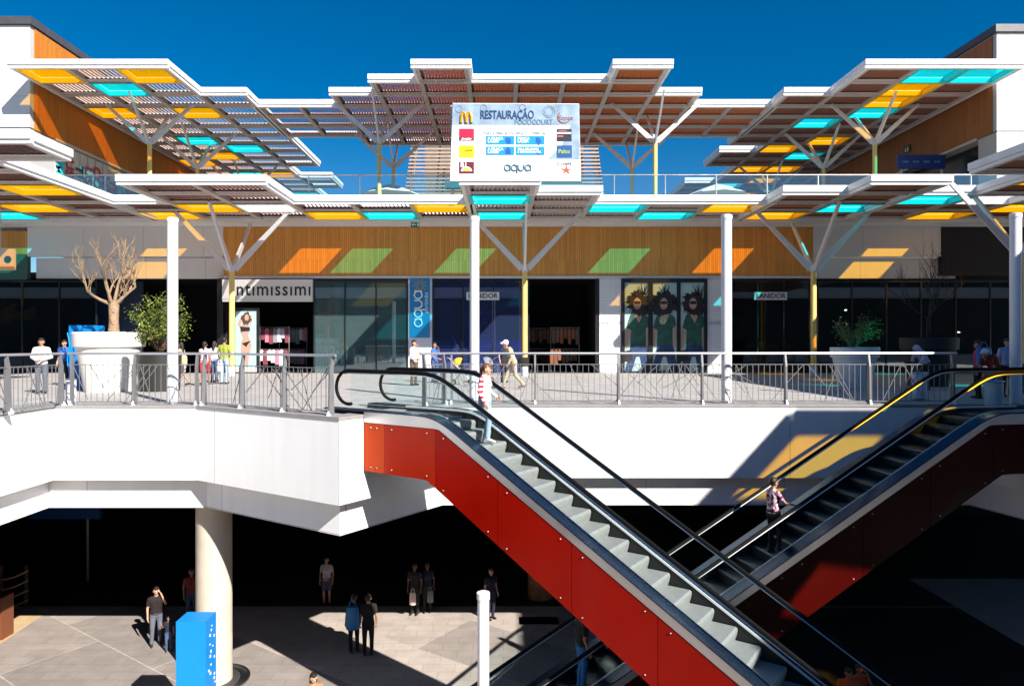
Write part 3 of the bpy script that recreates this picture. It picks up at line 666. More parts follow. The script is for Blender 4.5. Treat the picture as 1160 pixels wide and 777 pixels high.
# ------------------------------------------------------------------ canopies
def canopy(name, label, cells, x0, W, y0, R, zu, zt, slat, colours, ft=.14, pitch=.19):
    cells = set(cells)
    xs = [x0+W*i for i, j in cells]; ys = [y0+R*j for i, j in cells]
    t = thing(name, label, 'canopy', (min(xs), min(ys), zu))
    be = MB(); fa = MB(); sl_ = MB()
    bw = .13
    for (i, j) in cells:
        xa, ya = x0+W*i, y0+R*j; xb, yb = xa+W, ya+R
        # beams: left side always, right side if no right neighbour
        for (xx, nb) in ((xa, True), (xb, (i+1, j) not in cells)):
            if nb: be.box(xx-bw, xx+bw, ya+.001, yb-.001, zu, zt-.10)
        for (yy, nb) in ((ya, True), (yb, (i, j+1) not in cells)):
            if nb: be.box(xa+bw+.002, xb-bw-.002, yy-.08, yy+.08, zu+.03, zt-.12)
        # fascia
        def fas(ax0, ax1, ay0, ay1, dx, dy, e):
            fa.box(ax0, ax1, ay0, ay1, zt-.27+e, zt+e)
            fa.box(ax0+dx, ax1+dx, ay0+dy, ay1+dy, zu-.03+e, zt-.272+e)
        if (i, j-1) not in cells: fas(xa-bw-ft if (i-1, j) not in cells or (i-1, j-1) in cells else xa+(bw+ft if False else 0), xb+bw+ft if (i+1, j) not in cells else xb, ya-.08-ft, ya-.083, 0, .07, 0)
        if (i, j+1) not in cells: fas(xa-bw if (i-1, j) not in cells else xa, xb+bw if (i+1, j) not in cells else xb, yb+.083, yb+.08+ft, 0, -.07, -.004)
        if (i-1, j) not in cells: fas(xa-bw-ft, xa-bw-.003, ya-.08 if (i, j-1) not in cells else ya, yb+.08 if (i, j+1) not in cells else yb, .07, 0, -.006)
        if (i+1, j) not in cells: fas(xb+bw+.003, xb+bw+ft, ya-.08 if (i, j-1) not in cells else ya, yb+.08 if (i, j+1) not in cells else yb, -.07, 0, -.006)
        c = colours.get((i, j))
        ix0, ix1, iy0, iy1 = xa+bw, xb-bw, ya+.08, yb-.08
        if c and c != 'o':
            pm, lm = {'y': (ACR_Y, LINER_Y), 'c': (ACR_C, LINER_C), 'w': (ACR_W, WHITE)}[c]
            q = MB(); q.box(ix0+.02, ix1-.02, iy0+.02, iy1-.02, zt-.16, zt-.145)
            o = mesh_obj('coloured_panel', q, pm, t)
            o['label'] = {'y': 'yellow translucent roof panel', 'c': 'turquoise translucent roof panel', 'w': 'white translucent roof panel'}[c]
            q = MB(); e = .02
            q.box(ix0+.001, ix0+e, iy0+.001, iy1-.001, zu-.01, zt-.17); q.box(ix1-e, ix1-.001, iy0+.001, iy1-.001, zu-.01, zt-.17)
            q.box(ix0+e+.001, ix1-e-.001, iy0+.001, iy0+e, zu-.01, zt-.17); q.box(ix0+e+.001, ix1-e-.001, iy1-e, iy1-.001, zu-.01, zt-.17)
            # coloured lip under the beams round the cell
            q.box(ix0-.10, ix1+.10, iy0-.05, iy0+.03, zu-.03, zu-.012); q.box(ix0-.10, ix1+.10, iy1-.03, iy1+.05, zu-.03, zu-.012)
            q.box(ix0-.10, ix0+.03, iy0+.031, iy1-.031, zu-.03, zu-.012); q.box(ix1-.03, ix1+.10, iy0+.031, iy1-.031, zu-.03, zu-.012)
            mesh_obj('liner', q, lm, o)
        else:
            if c != 'o': be.box(ix0+.002, ix1-.002, iy0+.002, iy0+.27, zu+.06, zu+.08)
            be.box(ix0+.002, ix0+.004, iy0+.1, iy0+.11, zu+.06, zu+.08); be.box(ix0+.002, ix1-.002, iy1-.27, iy1-.002, zu+.06, zu+.08)
            n = int((ix1-ix0)/pitch); p_ = (ix1-ix0)/n
            zc = zu+.21; h = pitch*.5; th = .010
            for k in range(n):
                xc = ix0+p_*(k+.5)
                a = (xc+h, zc-h); b_ = (xc-h, zc+h)
                sl_.prism([(a[0]-th,a[1]-th),(a[0]+th,a[1]+th),(b_[0]+th,b_[1]+th),(b_[0]-th,b_[1]-th)], 'y', iy0+.005 if not (c == 'o' and xc > ix0+.95) else iy0+1.25, iy1-.005)
    mesh_obj('beams', be, GREY_BEAM, t); mesh_obj('fascia', fa, WHITE, t); mesh_obj('louvre_slats', sl_, slat, t)
    return t
def rect(i0, i1, j0, j1): return [(i, j) for i in range(i0, i1+1) for j in range(j0, j1+1)]
UX, UW, UY, UR, UZ, UT = .72, 2.66, 36.1, 1.98, 14.5, 14.92
# upper left
cl = rect(-10,-8,0,16)+rect(-7,-7,2,6)+rect(-7,-7,7,9)+rect(-7,-7,12,13)
colL = {}
for (j, r, c) in ((0,0,'y'),(2,0,'y'),(1,1,'c'),(0,3,'y'),(2,3,'y'),(1,6,'c'),(2,7,'c'),(1,8,'y'),(1,11,'c'),(2,11,'y'),(0,12,'y'),(0,9,'y'),(2,15,'c')): colL[(-10+j, r)] = c
canopy('roof_canopy', 'upper left louvred canopy with yellow and turquoise panels beside the orange wood wall', cl, UX, UW, UY, UR, UZ, UT, SLAT_L, colL, pitch=.22)
# upper centre with side strips
cc = rect(-2,-2,0,0)+rect(2,2,0,0)+rect(-3,2,1,1)+rect(-4,3,2,6)+rect(-6,-5,3,5)+rect(4,5,3,5)
canopy('roof_canopy', 'upper centre canopy of terracotta louvres above the foodcourt board', cc, UX, UW, UY, UR, UZ, UT, SLAT_C, {}, pitch=.17)
cr = rect(7,9,0,16)+rect(6,6,2,6)+rect(6,6,8,9)+rect(6,6,13,16)
colR = {}
for (j, r, c) in ((1,0,'c'),(2,0,'c'),(1,1,'y'),(1,2,'y'),(1,3,'c'),(0,4,'c'),(1,6,'y'),(0,7,'y'),(1,8,'c'),(0,10,'y'),(1,10,'y'),(1,12,'y'),(0,13,'c'),(1,15,'y')): colR[(7+j, r)] = c
canopy('roof_canopy', 'upper right brown louvred canopy with yellow and turquoise panels beside the brown wood wall', cr, UX, UW, UY, UR, UZ, UT, SLAT_R, colR)
# lower
LX, LW, LY, LRR, LZ, LT = -1.5, 2.75, 21.8, 1.9, 6.37, 6.74
cL = rect(-9,-7,0,6)+rect(-6,-6,0,0)
colLL = {(-7,3):'y',(-8,5):'y',(-9,6):'c',(-9,4):'y'}
canopy('walkway_canopy', 'lower left canopy block with yellow panels nearest the camera', cL, LX, LW, LY, LRR, LZ, LT, SLAT_R, colLL)
cM = rect(-6,-6,5,6)+rect(-5,-4,3,6)+rect(-3,-1,5,6)
colM = {(-6,6):'y',(-5,5):'y',(-4,5):'w',(-3,6):'y',(-2,6):'c',(-1,5):'y'}
canopy('walkway_canopy', 'lower canopy over the lingerie shop, left of the centre poles', cM, LX, LW, LY, LRR, LZ, LT, SLAT_R, colM)
cC = rect(0,0,3,6)+rect(1,1,4,6)+rect(2,4,5,6)
colC = {(0,4):'c',(0,6):'c',(2,5):'c',(3,6):'c',(4,5):'y'}
canopy('walkway_canopy', 'lower centre canopy below the foodcourt board, turquoise panels in it', cC, LX, LW, LY, LRR, LZ, LT, SLAT_L, colC)
cR = rect(5,5,4,6)+rect(6,6,3,6)
colRR = {(5,6):'y',(6,5):'c'}
canopy('walkway_canopy', 'lower canopy right of the three posters, over the black shop window', cR, LX, LW, LY, LRR, LZ, LT, SLAT_R, colRR)
cW = rect(7,7,1,1)+rect(7,7,4,6)+rect(8,12,-7,6)+rect(7,7,-7,0)
colW = {(7,-3):'c',(7,4):'c',(8,6):'y',(9,5):'y',(9,3):'y',(8,-1):'y',(8,2):'y',(10,2):'c',(9,-3):'c',(8,4):'w'}
canopy('walkway_canopy', 'lower right canopy block running towards the camera at the right edge', cW, LX, LW, LY, LRR, LZ, LT, SLAT_R, colW)
# unseen canopy of the right-hand deck nearer the camera (its shade falls on the right of the balcony front)
cN = rect(0,6,-6,4)
colN = {(0,1):'o',(2,1):'y',(1,1):'y',(0,4):'y',(1,2):'c',(2,4):'y',(0,0):'y'}  # unseen open cell and panels placed to aim sun patches at escalator and plaza
canopy('walkway_canopy', 'canopy over the right side walkway beside the camera, out of view', cN, 15.35, LW, -1.4, LRR, LZ, LT, SLAT_R, colN)

# ------------------------------------------------------------------ tree columns
def tree_column(x, y, z0, zj, zt, lat, dep, label, grp, bent=0):
    t = thing('tree_column', label, 'column', (x,y,z0), grp)
    q = MB(); q.lathe((x,y,z0), [(.16,.0),(.16,.42),(.135,.45)], 16, mat('pale_blue_shoe', (.55,.6,.65), .5)); mesh_obj('base_shoe', q, None, t, True)
    q = MB(); q.tube([(x,y,z0+.4),(x,y,zj)], .13, 16); mesh_obj('pole', q, YEL_PAINT, t, True)
    q = MB(); q.lathe((x,y,zj-.05), [(.15,0),(.15,.3),(.05,.4)], 12); mesh_obj('collar', q, ARM, t, True)
    for (dx, dy) in ((-lat,0),(lat,0),(.0,-dep),(.0,dep)):
        q = MB(); q.beam((x+.05*dx,y+.05*dy,zj+.1), (x+dx,y+dy,zt-.01), .10, .30, .10, .16); mesh_obj('arm', q, ARM, t)
    return t
GA = 'yellow tree columns carrying the lower canopies'; GB = 'tree columns carrying the upper canopies'
c0 = tree_column(-13.2, 33.2, G1, 3.5, LZ, 2.75, 2.6, 'yellow branching column in front of the lingerie shop sign', GA)
kids = {}
for c in bpy.data.objects:
    if c.parent: kids.setdefault(c.parent.name, []).append(c)
copy_tree(c0, (1.05,33.2,G1), 'yellow branching column in the middle, beside the walking old man', kids)
copy_tree(c0, (15.1,33.2,G1), 'yellow branching column right of the black shop window, in half shade', kids)
copy_tree(c0, (20.6,27.2,G1), 'branching column at the right edge behind the white lamp post', kids)
u0 = tree_column(-21.5, 41.5, G2, 12.1, UZ, 2.66, 2.3, 'cream branching column nearest the orange wood wall on the upper left terrace', GB)
kids = {}
for c in bpy.data.objects:
    if c.parent: kids.setdefault(c.parent.name, []).append(c)
for (x, y, l) in ((-21.2,47.3,'second branching column back under the upper left canopy'),
                  (-21.2,56,'rearmost branching column under the upper left canopy'),
                  (-7.5,41.3,'branching column left of the foodcourt board'),
                  (9.2,41.3,'branching column right of the foodcourt board'),
                  (-7.6,47.2,'rear branching column behind the left edge of the foodcourt board'),
                  (8.9,47.2,'rear branching column behind the right edge of the foodcourt board'),
                  (22.6,41.5,'branching column in front of the blue panel on the upper right terrace'),
                  (22.2,47.3,'second branching column back under the upper right canopy'),
                  (22.0,56,'rearmost branching column under the upper right canopy')):
    copy_tree(u0, (x,y,G2), l, kids)

# ------------------------------------------------------------------ glass balustrade of the terrace
gb = thing('glass_balustrade', 'turquoise glass balustrade along the edge of the upper terrace', 'balustrade', (0,36.75,G2))
for k in range(20):
    xa = -27+k*2.75
    q = MB(); q.box(xa+.03, xa+2.70, 36.85, 36.865, G2+.05, 9.0); mesh_obj('glass_pane', q, GLASS_BAL, gb)
    q = MB(); q.box(xa-.02, xa+.02, 36.8, 36.92, G2, 9.02); mesh_obj('post', q, STEEL, gb)
q = MB(); q.tube([(-27,36.86,9.06),(28,36.86,9.06)], .035, 8); mesh_obj('handrail', q, STEEL, gb)
# translucent blue screen fence further back
sf = thing('blue_screen_fence', 'pale blue corrugated screen fence at the back of the upper terrace', 'fence', (0,52,G2))
q = MB()
for k in range(120):
    xa = -18+k*.3
    q.add([(xa,60,G2),(xa+.15,60.1,G2),(xa+.3,60,G2),(xa,60,10.9),(xa+.15,60.1,10.9),(xa+.3,60,10.9)], [(0,1,4,3),(1,2,5,4)])
mesh_obj('sheet', q, mat('pale_blue_sheet', (.12,.42,.62), .4), sf)
q = MB(); q.box(-18, 18, 59.9, 60.2, 10.9, 11.0); mesh_obj('top_rail', q, STEEL, sf)

# slatted tower behind the board
tw = thing('slatted_tower', 'tapering tower of horizontal timber slats behind the foodcourt board', 'tower', (0,54,G2))
q = MB(); n = 30
for k in range(n):
    z = G2+.3*k+.1; f = k/n; xa = -8.3+1.1*f; xb = 8.5-1.1*f
    q.box(xa, xb, 54+.5*f, 54.06+.5*f, z, z+.13); q.box(xa, xa+.06, 54.07+.5*f, 58, z, z+.13); q.box(xb-.06, xb, 54.07+.5*f, 58, z, z+.13)
mesh_obj('slats', q, mat('pale_timber_slat', (.42,.30,.22), .6, var=.15), tw)
q = MB()
for k in range(8): q.beam((-8+k*2.33,54.2,G2), (-7+k*2.05,54.65,16.8), .1, .1)
mesh_obj('uprights', q, mat('dark_upright', (.08,.06,.05), .6), tw)
q = MB(); q.box(-6.5, 6.7, 57, 57.2, G2, 16.5); mesh_obj('core_wall', q, mat('core_grey', (.12,.10,.09), .7), tw)

# parasols on terrace
def parasol(px, d, lab):
    x = X(px, d); t = thing('parasol', lab, 'parasol', (x,d,G2))
    q = MB(); q.lathe((x,d,0), [(1.9,9.25),(1.88,9.3),(.9,9.72),(.03,10.0)], 8); mesh_obj('canvas', q, mat('cream_canvas', (.7,.68,.62), .8), t)
    q = MB(); q.tube([(x,d,G2),(x,d,10.1)], .03, 8); mesh_obj('mast', q, STEEL, t)
parasol(443, 43, 'cream parasol on the terrace left of the foodcourt board'); parasol(812, 43, 'cream parasol on the terrace right of the foodcourt board')

# ------------------------------------------------------------------ foodcourt board
SY = 35.9
sx = lambda px: X(px, SY)
sz = lambda py: Z(py, SY)
bd = thing('foodcourt_board', 'large white RESTAURAÇÃO foodcourt board with restaurant logos over the centre canopy', 'billboard', (sx(583),SY,sz(205)))
PR = MB(); PR.add([(sx(513),SY,sz(117)),(sx(656),SY,sz(117.6)),(sx(658),SY,sz(205.5)),(sx(510),SY,sz(205.5)),
                   (sx(513),SY+.2,sz(117)),(sx(656),SY+.2,sz(117.6)),(sx(658),SY+.2,sz(205.5)),(sx(510),SY+.2,sz(205.5))],
                  [(0,1,2,3),(7,6,5,4),(0,4,5,1),(1,5,6,2),(2,6,7,3),(3,7,4,0)])
mesh_obj('panel', PR, mat('board_white', (.80,.80,.82), .45), bd)
q = MB(); q.add([(sx(513.3),SY-.006,sz(117.6)),(sx(655.8),SY-.006,sz(118.2)),(sx(656.4),SY-.006,sz(142)),(sx(512.2),SY-.006,sz(142))], [(0,1,2,3)]); q.add([(sx(620),SY-.006,sz(181)),(sx(657),SY-.006,sz(181)),(sx(656.4),SY-.006,sz(142.2)),(sx(646),SY-.006,sz(142.2)),(sx(636),SY-.006,sz(166))], [(0,1,2,3,4)])
mw = mat('wavy_blue_print', (.24,.33,.44), .5, var=.35, scale=1.6); mesh_obj('header_print', q, mw, bd)
for (cx_, cy_, r_) in ((548,123,4),(592,122,3.5),(622,127,7),(622,127,5),(520,124,4)):
    q = MB(); q.tube([(sx(cx_)+r_*S*.95*math.cos(k*PI/8), SY-.012, sz(cy_)+r_*S*.95*math.sin(k*PI/8)) for k in range(0, 17)], .02, 4)
    mesh_obj('header_swirl', q, mat('swirl_blue', (.20,.28,.39), .5), bd)
NAVY = mat('text_navy', (.003,.05,.15), .5); MID = mat('text_midblue', (.08,.17,.25), .5)
text_mesh('lettering', 'RESTAURAÇÃO', .62, (sx(574.5),SY-.03,sz(130.8)), NAVY, bd, bold=.008, sx=.655)
text_mesh('lettering', 'FOODCOURT', .40, (sx(604.5),SY-.02,sz(139)), MID, bd, sx=.80)
text_mesh('lettering', 'PARA A DIREÇÃO DO ESPAÇO COMERCIAL', .19, (sx(583.5),SY-.02,sz(151.3)), mat('text_grey', (.28,.33,.37), .5), bd, sx=.88)
CY_ = mat('cyan_print', (.0,.24,.52), .45); DB = mat('mid_blue_print', (.0,.07,.36), .5); WT = mat('white_print', (.85,.85,.85), .5)
for (x0_, x1_, y0_, y1_, ln) in ((550.5,582.5,154.3,164.1,('A PRAÇA','LAZER')),(584.3,616.8,154.3,164.1,('PRAÇA','LAZER')),(550.5,582.5,166.3,176,('A PRAÇA','LAZER')),(584.3,616.8,166.3,176,('SALA DE JOGOS','E RESTAURANTES'))):
    q = MB(); q.box(sx(x0_), sx(x1_), SY-.012, SY-.002, sz(y1_), sz(y0_)); mesh_obj('info_tile', q, CY_, bd)
    q = MB(); blob(q, sx(x1_-7), sz(y1_-4.2), 3*S, 4*S, SY-.018, DB, int(x0_+y0_), .3, 14); mesh_obj('tile_figure', q, None, bd)
    for k, l in enumerate(ln): text_mesh('lettering', l, .155 if len(l) > 10 else .2, (sx(x0_+2),SY-.02,sz(y0_+3.1+k*3.2)), WT, bd, align='LEFT', bold=.004)
def aqua(c0, r_, ux, uz, m_, par, th=.03):
    # rounded thin word 'aqua': letters are rings with stems, ux/uz are the writing and up directions
    ux = Vector(ux); uz = Vector(uz); c0 = Vector(c0)
    for k, ch_ in enumerate('aqua'):
        c = c0+ux*(k-1.5)*r_*2.45; q = MB()
        if ch_ != 'u': q.tube([c+ux*r_*math.cos(j*PI/10)+uz*r_*math.sin(j*PI/10) for j in range(21)], th, 6)
        else: q.tube([c-ux*r_+uz*r_]+[c+ux*r_*math.cos(j*PI/10)+uz*r_*math.sin(j*PI/10) for j in range(10, 21)]+[c+ux*r_+uz*r_], th, 6)
        if ch_ == 'a': q.tube([c+ux*r_+uz*r_, c+ux*r_-uz*r_], th, 6)
        if ch_ == 'q': q.tube([c+ux*r_+uz*r_, c+ux*r_-uz*r_*1.9], th, 6)
        mesh_obj('lettering', q, m_, par)
aqua((sx(586.5),SY-.03,sz(190.3)), 3.3*S*.95, (1,0,0), (0,0,1), mat('text_teal_grey', (.06,.16,.22), .5), bd, .034)
q = MB(); q.box(sx(512), sx(657), SY-.006, SY-.001, sz(195.3), sz(194.9)); mesh_obj('seam', q, mat('seam_grey', (.45,.45,.47), .5), bd)
aqua((fx(474),FY-.12,fz(350)), 4.3*S, (0,0,1), (-1,0,0), PALE, bn, .04)
# arches logo
GOLD = mat('gold_print', (.5,.24,.01), .4)
q = MB()
for s_ in (-1, 1):
    c0x = sx(528.2)+s_*2.9*S
    q.tube([(c0x+(k-6)/6*(2.9*S)*(1.0), SY-.02, sz(139.5)+11*S*math.sqrt(max(0, 1-abs((k-6)/6)**2.4))) for k in range(13)], .085, 6)
mesh_obj('arches_logo', q, GOLD, bd)
def tile(px0, px1, py0, py1, m, name='logo_tile'):
    q = MB(); q.box(sx(px0), sx(px1), SY-.012, SY-.002, sz(py1), sz(py0)); return mesh_obj(name, q, m, bd)
tile(520, 537, 146, 159.7, mat('pink_red_print', (.5,.0,.04), .5)); tile(520.05, 536.9, 156, 159.6, mat('maroon_print', (.16,.02,.04), .5)).location.y -= .004
text_mesh('lettering', 'Jogador', .17, (sx(528.5),SY-.025,sz(157.7)), WT, bd, shear=.3, bold=.004)
tile(520, 537, 165, 179, mat('yellow_print', (.62,.56,.0), .5)); text_mesh('lettering', 'pans', .2, (sx(531),SY-.02,sz(170.5)), mat('olive_print', (.15,.12,.01), .5), bd)
q = MB(); q.box(sx(520.5), sx(524), SY-.02, SY-.0125, sz(178.5), sz(175)); mesh_obj('tile_corner', q, mat('orange_print', (.9,.4,.02), .5), bd)
tile(520, 537, 183.5, 197, mat('wine_print', (.12,.006,.02), .5)); text_mesh('lettering', 'B1', .34, (sx(525.5),SY-.02,sz(187.3)), WT, bd, bold=.008)
q = MB(); q.prism([(sx(528.5)+6.2*S*math.cos(k*PI/10), sz(194.3)+5.2*S*math.sin(k*PI/10)) for k in range(11)], 'y', SY-.02, SY-.013, WT)
q.prism([(sx(528.5)+4.6*S*math.cos(k*PI/10), sz(194)+3.6*S*math.sin(k*PI/10)) for k in range(11)], 'y', SY-.026, SY-.021, MATS['orange_print']); mesh_obj('bun_logo', q, None, bd)
tile(630.5, 647.5, 146.5, 160.5, mat('near_black_print', (.006,.005,.014), .5))
q = MB(); q.box(sx(631), sx(647), SY-.02, SY-.013, sz(152), sz(150.2), WT); q.box(sx(631), sx(638), SY-.02, SY-.013, sz(155.4), sz(154), mat('pink_print', (.6,.1,.15), .5)); q.box(sx(633), sx(642), SY-.02, SY-.013, sz(148.9), sz(148.1), MATS['pink_print']); mesh_obj('tile_stripes', q, None, bd)
tile(630.5, 647.8, 165, 179, mat('paleo_blue_print', (.0,.07,.22), .5)); text_mesh('lettering', 'Palco', .29, (sx(639),SY-.02,sz(172)), mat('lime_print', (.4,.5,.08), .5), bd, bold=.004)
text_mesh('lettering', 'Sopas', .34, (sx(640),SY-.02,sz(134)), mat('rose_print', (.28,.1,.09), .5), bd, shear=.25)
q = MB(); q.tube([(sx(639)+7*S*math.cos(a_), SY-.015, sz(133)+6.6*S*math.sin(a_)) for a_ in [PI*.75+k*PI/9 for k in range(11)]], .03, 5); mesh_obj('ring_logo', q, MATS['rose_print'], bd)
text_mesh('lettering', 'O CHEFE', .2, (sx(639),SY-.02,sz(186)), mat('text_dark', (.12,.12,.12), .5), bd)
q = MB(); c = (sx(641.5), sz(193)); q.prism([(c[0]+(.32 if k % 2 == 0 else .12)*math.cos(k*PI/5+.3), c[1]+(.26 if k % 2 == 0 else .09)*math.sin(k*PI/5+.3)) for k in range(10)], 'y', SY-.02, SY-.01, mat('red_print', (.6,.08,.03), .5)); mesh_obj('star_logo', q, None, bd)
q = MB(); q.box(sx(504), sx(660), SY+.05, SY+.5, sz(212.5), sz(206)); mesh_obj('support_beam', q, mat('dark_teal_paint', (.02,.12,.16), .4), bd)
q = MB()
for px in (512, 583, 655): q.box(sx(px)-.08, sx(px)+.08, SY+.21, SY+.37, sz(206)+.001, sz(118)); q.box(sx(px)-.08, sx(px)+.08, SY+.51, SY+.66, G2-1, sz(206))
mesh_obj('post', q, GREY_BEAM, bd)

# ------------------------------------------------------------------ white lamp posts
def mast(x, y, z0, h, r, lab, grp='white lamp posts'):
    t = thing('lamp_post', lab, 'lamp post', (x,y,z0), grp)
    q = MB(); q.tube([(x,y,z0),(x,y,z0+h-.12)], r, 24); mesh_obj('shaft', q, WHITE_POST, t, True)
    q = MB(); q.lathe((x,y,z0+h-.118), [(r+.012,0),(r+.012,.1),(r-.03,.118)], 24); mesh_obj('cap', q, WHITE, t, True)
    q = MB(); q.lathe((x,y,z0), [(r+.06,0),(r+.06,.03),(r+.004,.035)], 20); mesh_obj('foot_ring', q, STEEL, t)
mast(X(195.5,18.1), 18.1, G1, 4.92, .135, 'white lamp post in front of the leafy bush')
mast(X(537.5,18.25), 18.25, G1, 4.98, .125, 'white lamp post in the middle, above the woman on the escalator')
mast(X(823,18.1), 18.1, G1, 5.0, .135, 'white lamp post right of the three posters')
mast(X(1150.5,17.9), 17.9, G1, 5.0, .135, 'shaded white lamp post at the right edge')
mast(X(547.5,11), 11, G0, 9.1-4.0, .093, 'white lamp post standing on the ground floor plaza below the red escalator')

# ------------------------------------------------------------------ balustrades
def railing(path, label, spacing=2.0, start_off=.2, tops='in'):
    p0 = path[0]; t = thing('railing', label, 'railing', (p0[0],p0[1],G1), 'grey railings of the upper walkway')
    L = []
    for a, c in zip(path[:-1], path[1:]): L.append((Vector((*a, 0)), Vector((*c, 0))))
    q = MB(); q.tube([(x, y, G1+1.33) for x, y in path], .03, 8); mesh_obj('handrail', q, RAILTOP, t, True)
    inf = MB(); r = random.Random(len(label))
    npost = 0
    for a, c in L:
        d = c-a; ln = d.length; u = d.normalized(); nrm = Vector((-u.y, u.x, 0))   # points to the deck side
        n = max(1, round(ln/spacing))
        for k in range(n+1):
            if k == n and (a, c) != L[-1]: pass
            p = a+u*(.12+(ln-.24)*k/n)
            q = MB()
            # flat blade post, bent inwards near the top
            z = G1
            w_ = .045
            prof = [(-.02,0,.15),( -.02,1.0,.11),(.02,1.31,.07)]
            for (o0, z0_, ww0), (o1, z1_, ww1) in zip(prof[:-1], prof[1:]):
                vs = []
                for (o_, zz, ww) in ((o0, z0_, ww0), (o1, z1_, ww1)):
                    for (su, sn) in ((-1,-1),(1,-1),(1,1),(-1,1)):
                        v = p+u*su*w_/2+nrm*(o_+sn*ww/2-.0); vs.append((v.x, v.y, z+zz))
                q.hexa(vs)
            mesh_obj('post', q, RAILGREY, t)
            q = MB(); b0 = p-nrm*.10
            q.beam((b0.x,b0.y,z+.0), (p.x-nrm.x*.02,p.y-nrm.y*.02,z+.26), .05, .10, .03, .02); mesh_obj('foot_bracket', q, WHITE_POST, t)
            npost += 1
        m_ = lambda s_, zz: tuple(a+u*s_+Vector((0,0,zz)))
        inf.beam(m_(.1, G1+1.05), m_(ln-.1, G1+1.05), .02, .02); inf.beam(m_(.1, G1+.10), m_(ln-.1, G1+.10), .02, .02)
        kk = int(ln/.145)
        for k in range(1, kk): inf.beam(m_(ln*k/kk, G1+.10), m_(ln*k/kk, G1+1.05), .012, .012)
        for k in range(int(ln/.34)):
            s0 = r.uniform(.15, ln-.15); s1 = min(ln-.12, max(.12, s0+r.choice([-1,1])*r.uniform(.25, 1.1)))
            za, zb = (G1+.10, G1+1.05) if r.random() < .6 else (G1+.10+r.uniform(0,.5), G1+1.05)
            pa = Vector(m_(s0, za))+nrm*.012; pb = Vector(m_(s1, zb))+nrm*.012
            inf.beam(pa, pb, .016, .014)
    mesh_obj('bar_infill', inf, RAILGREY, t)
railing([(-11.15,6),(-11.15,17.3)], 'grey railing along the left side walkway, running towards the camera at the left edge', 1.9)
railing([(-11.05,17.32),(-7.65,17.32),(-3.62,14.75)], 'grey railing from the left corner to the top of the red escalator', 1.75)
railing([(-2.05,16.9),(-1.45,17.6),(11.7,17.6)], 'long grey railing from the red escalator to the dark right side', 2.35)
railing([(13.1,14.55),(16.35,16.85),(24,16.85)], 'shaded grey railing right of the second escalator', 2.2)

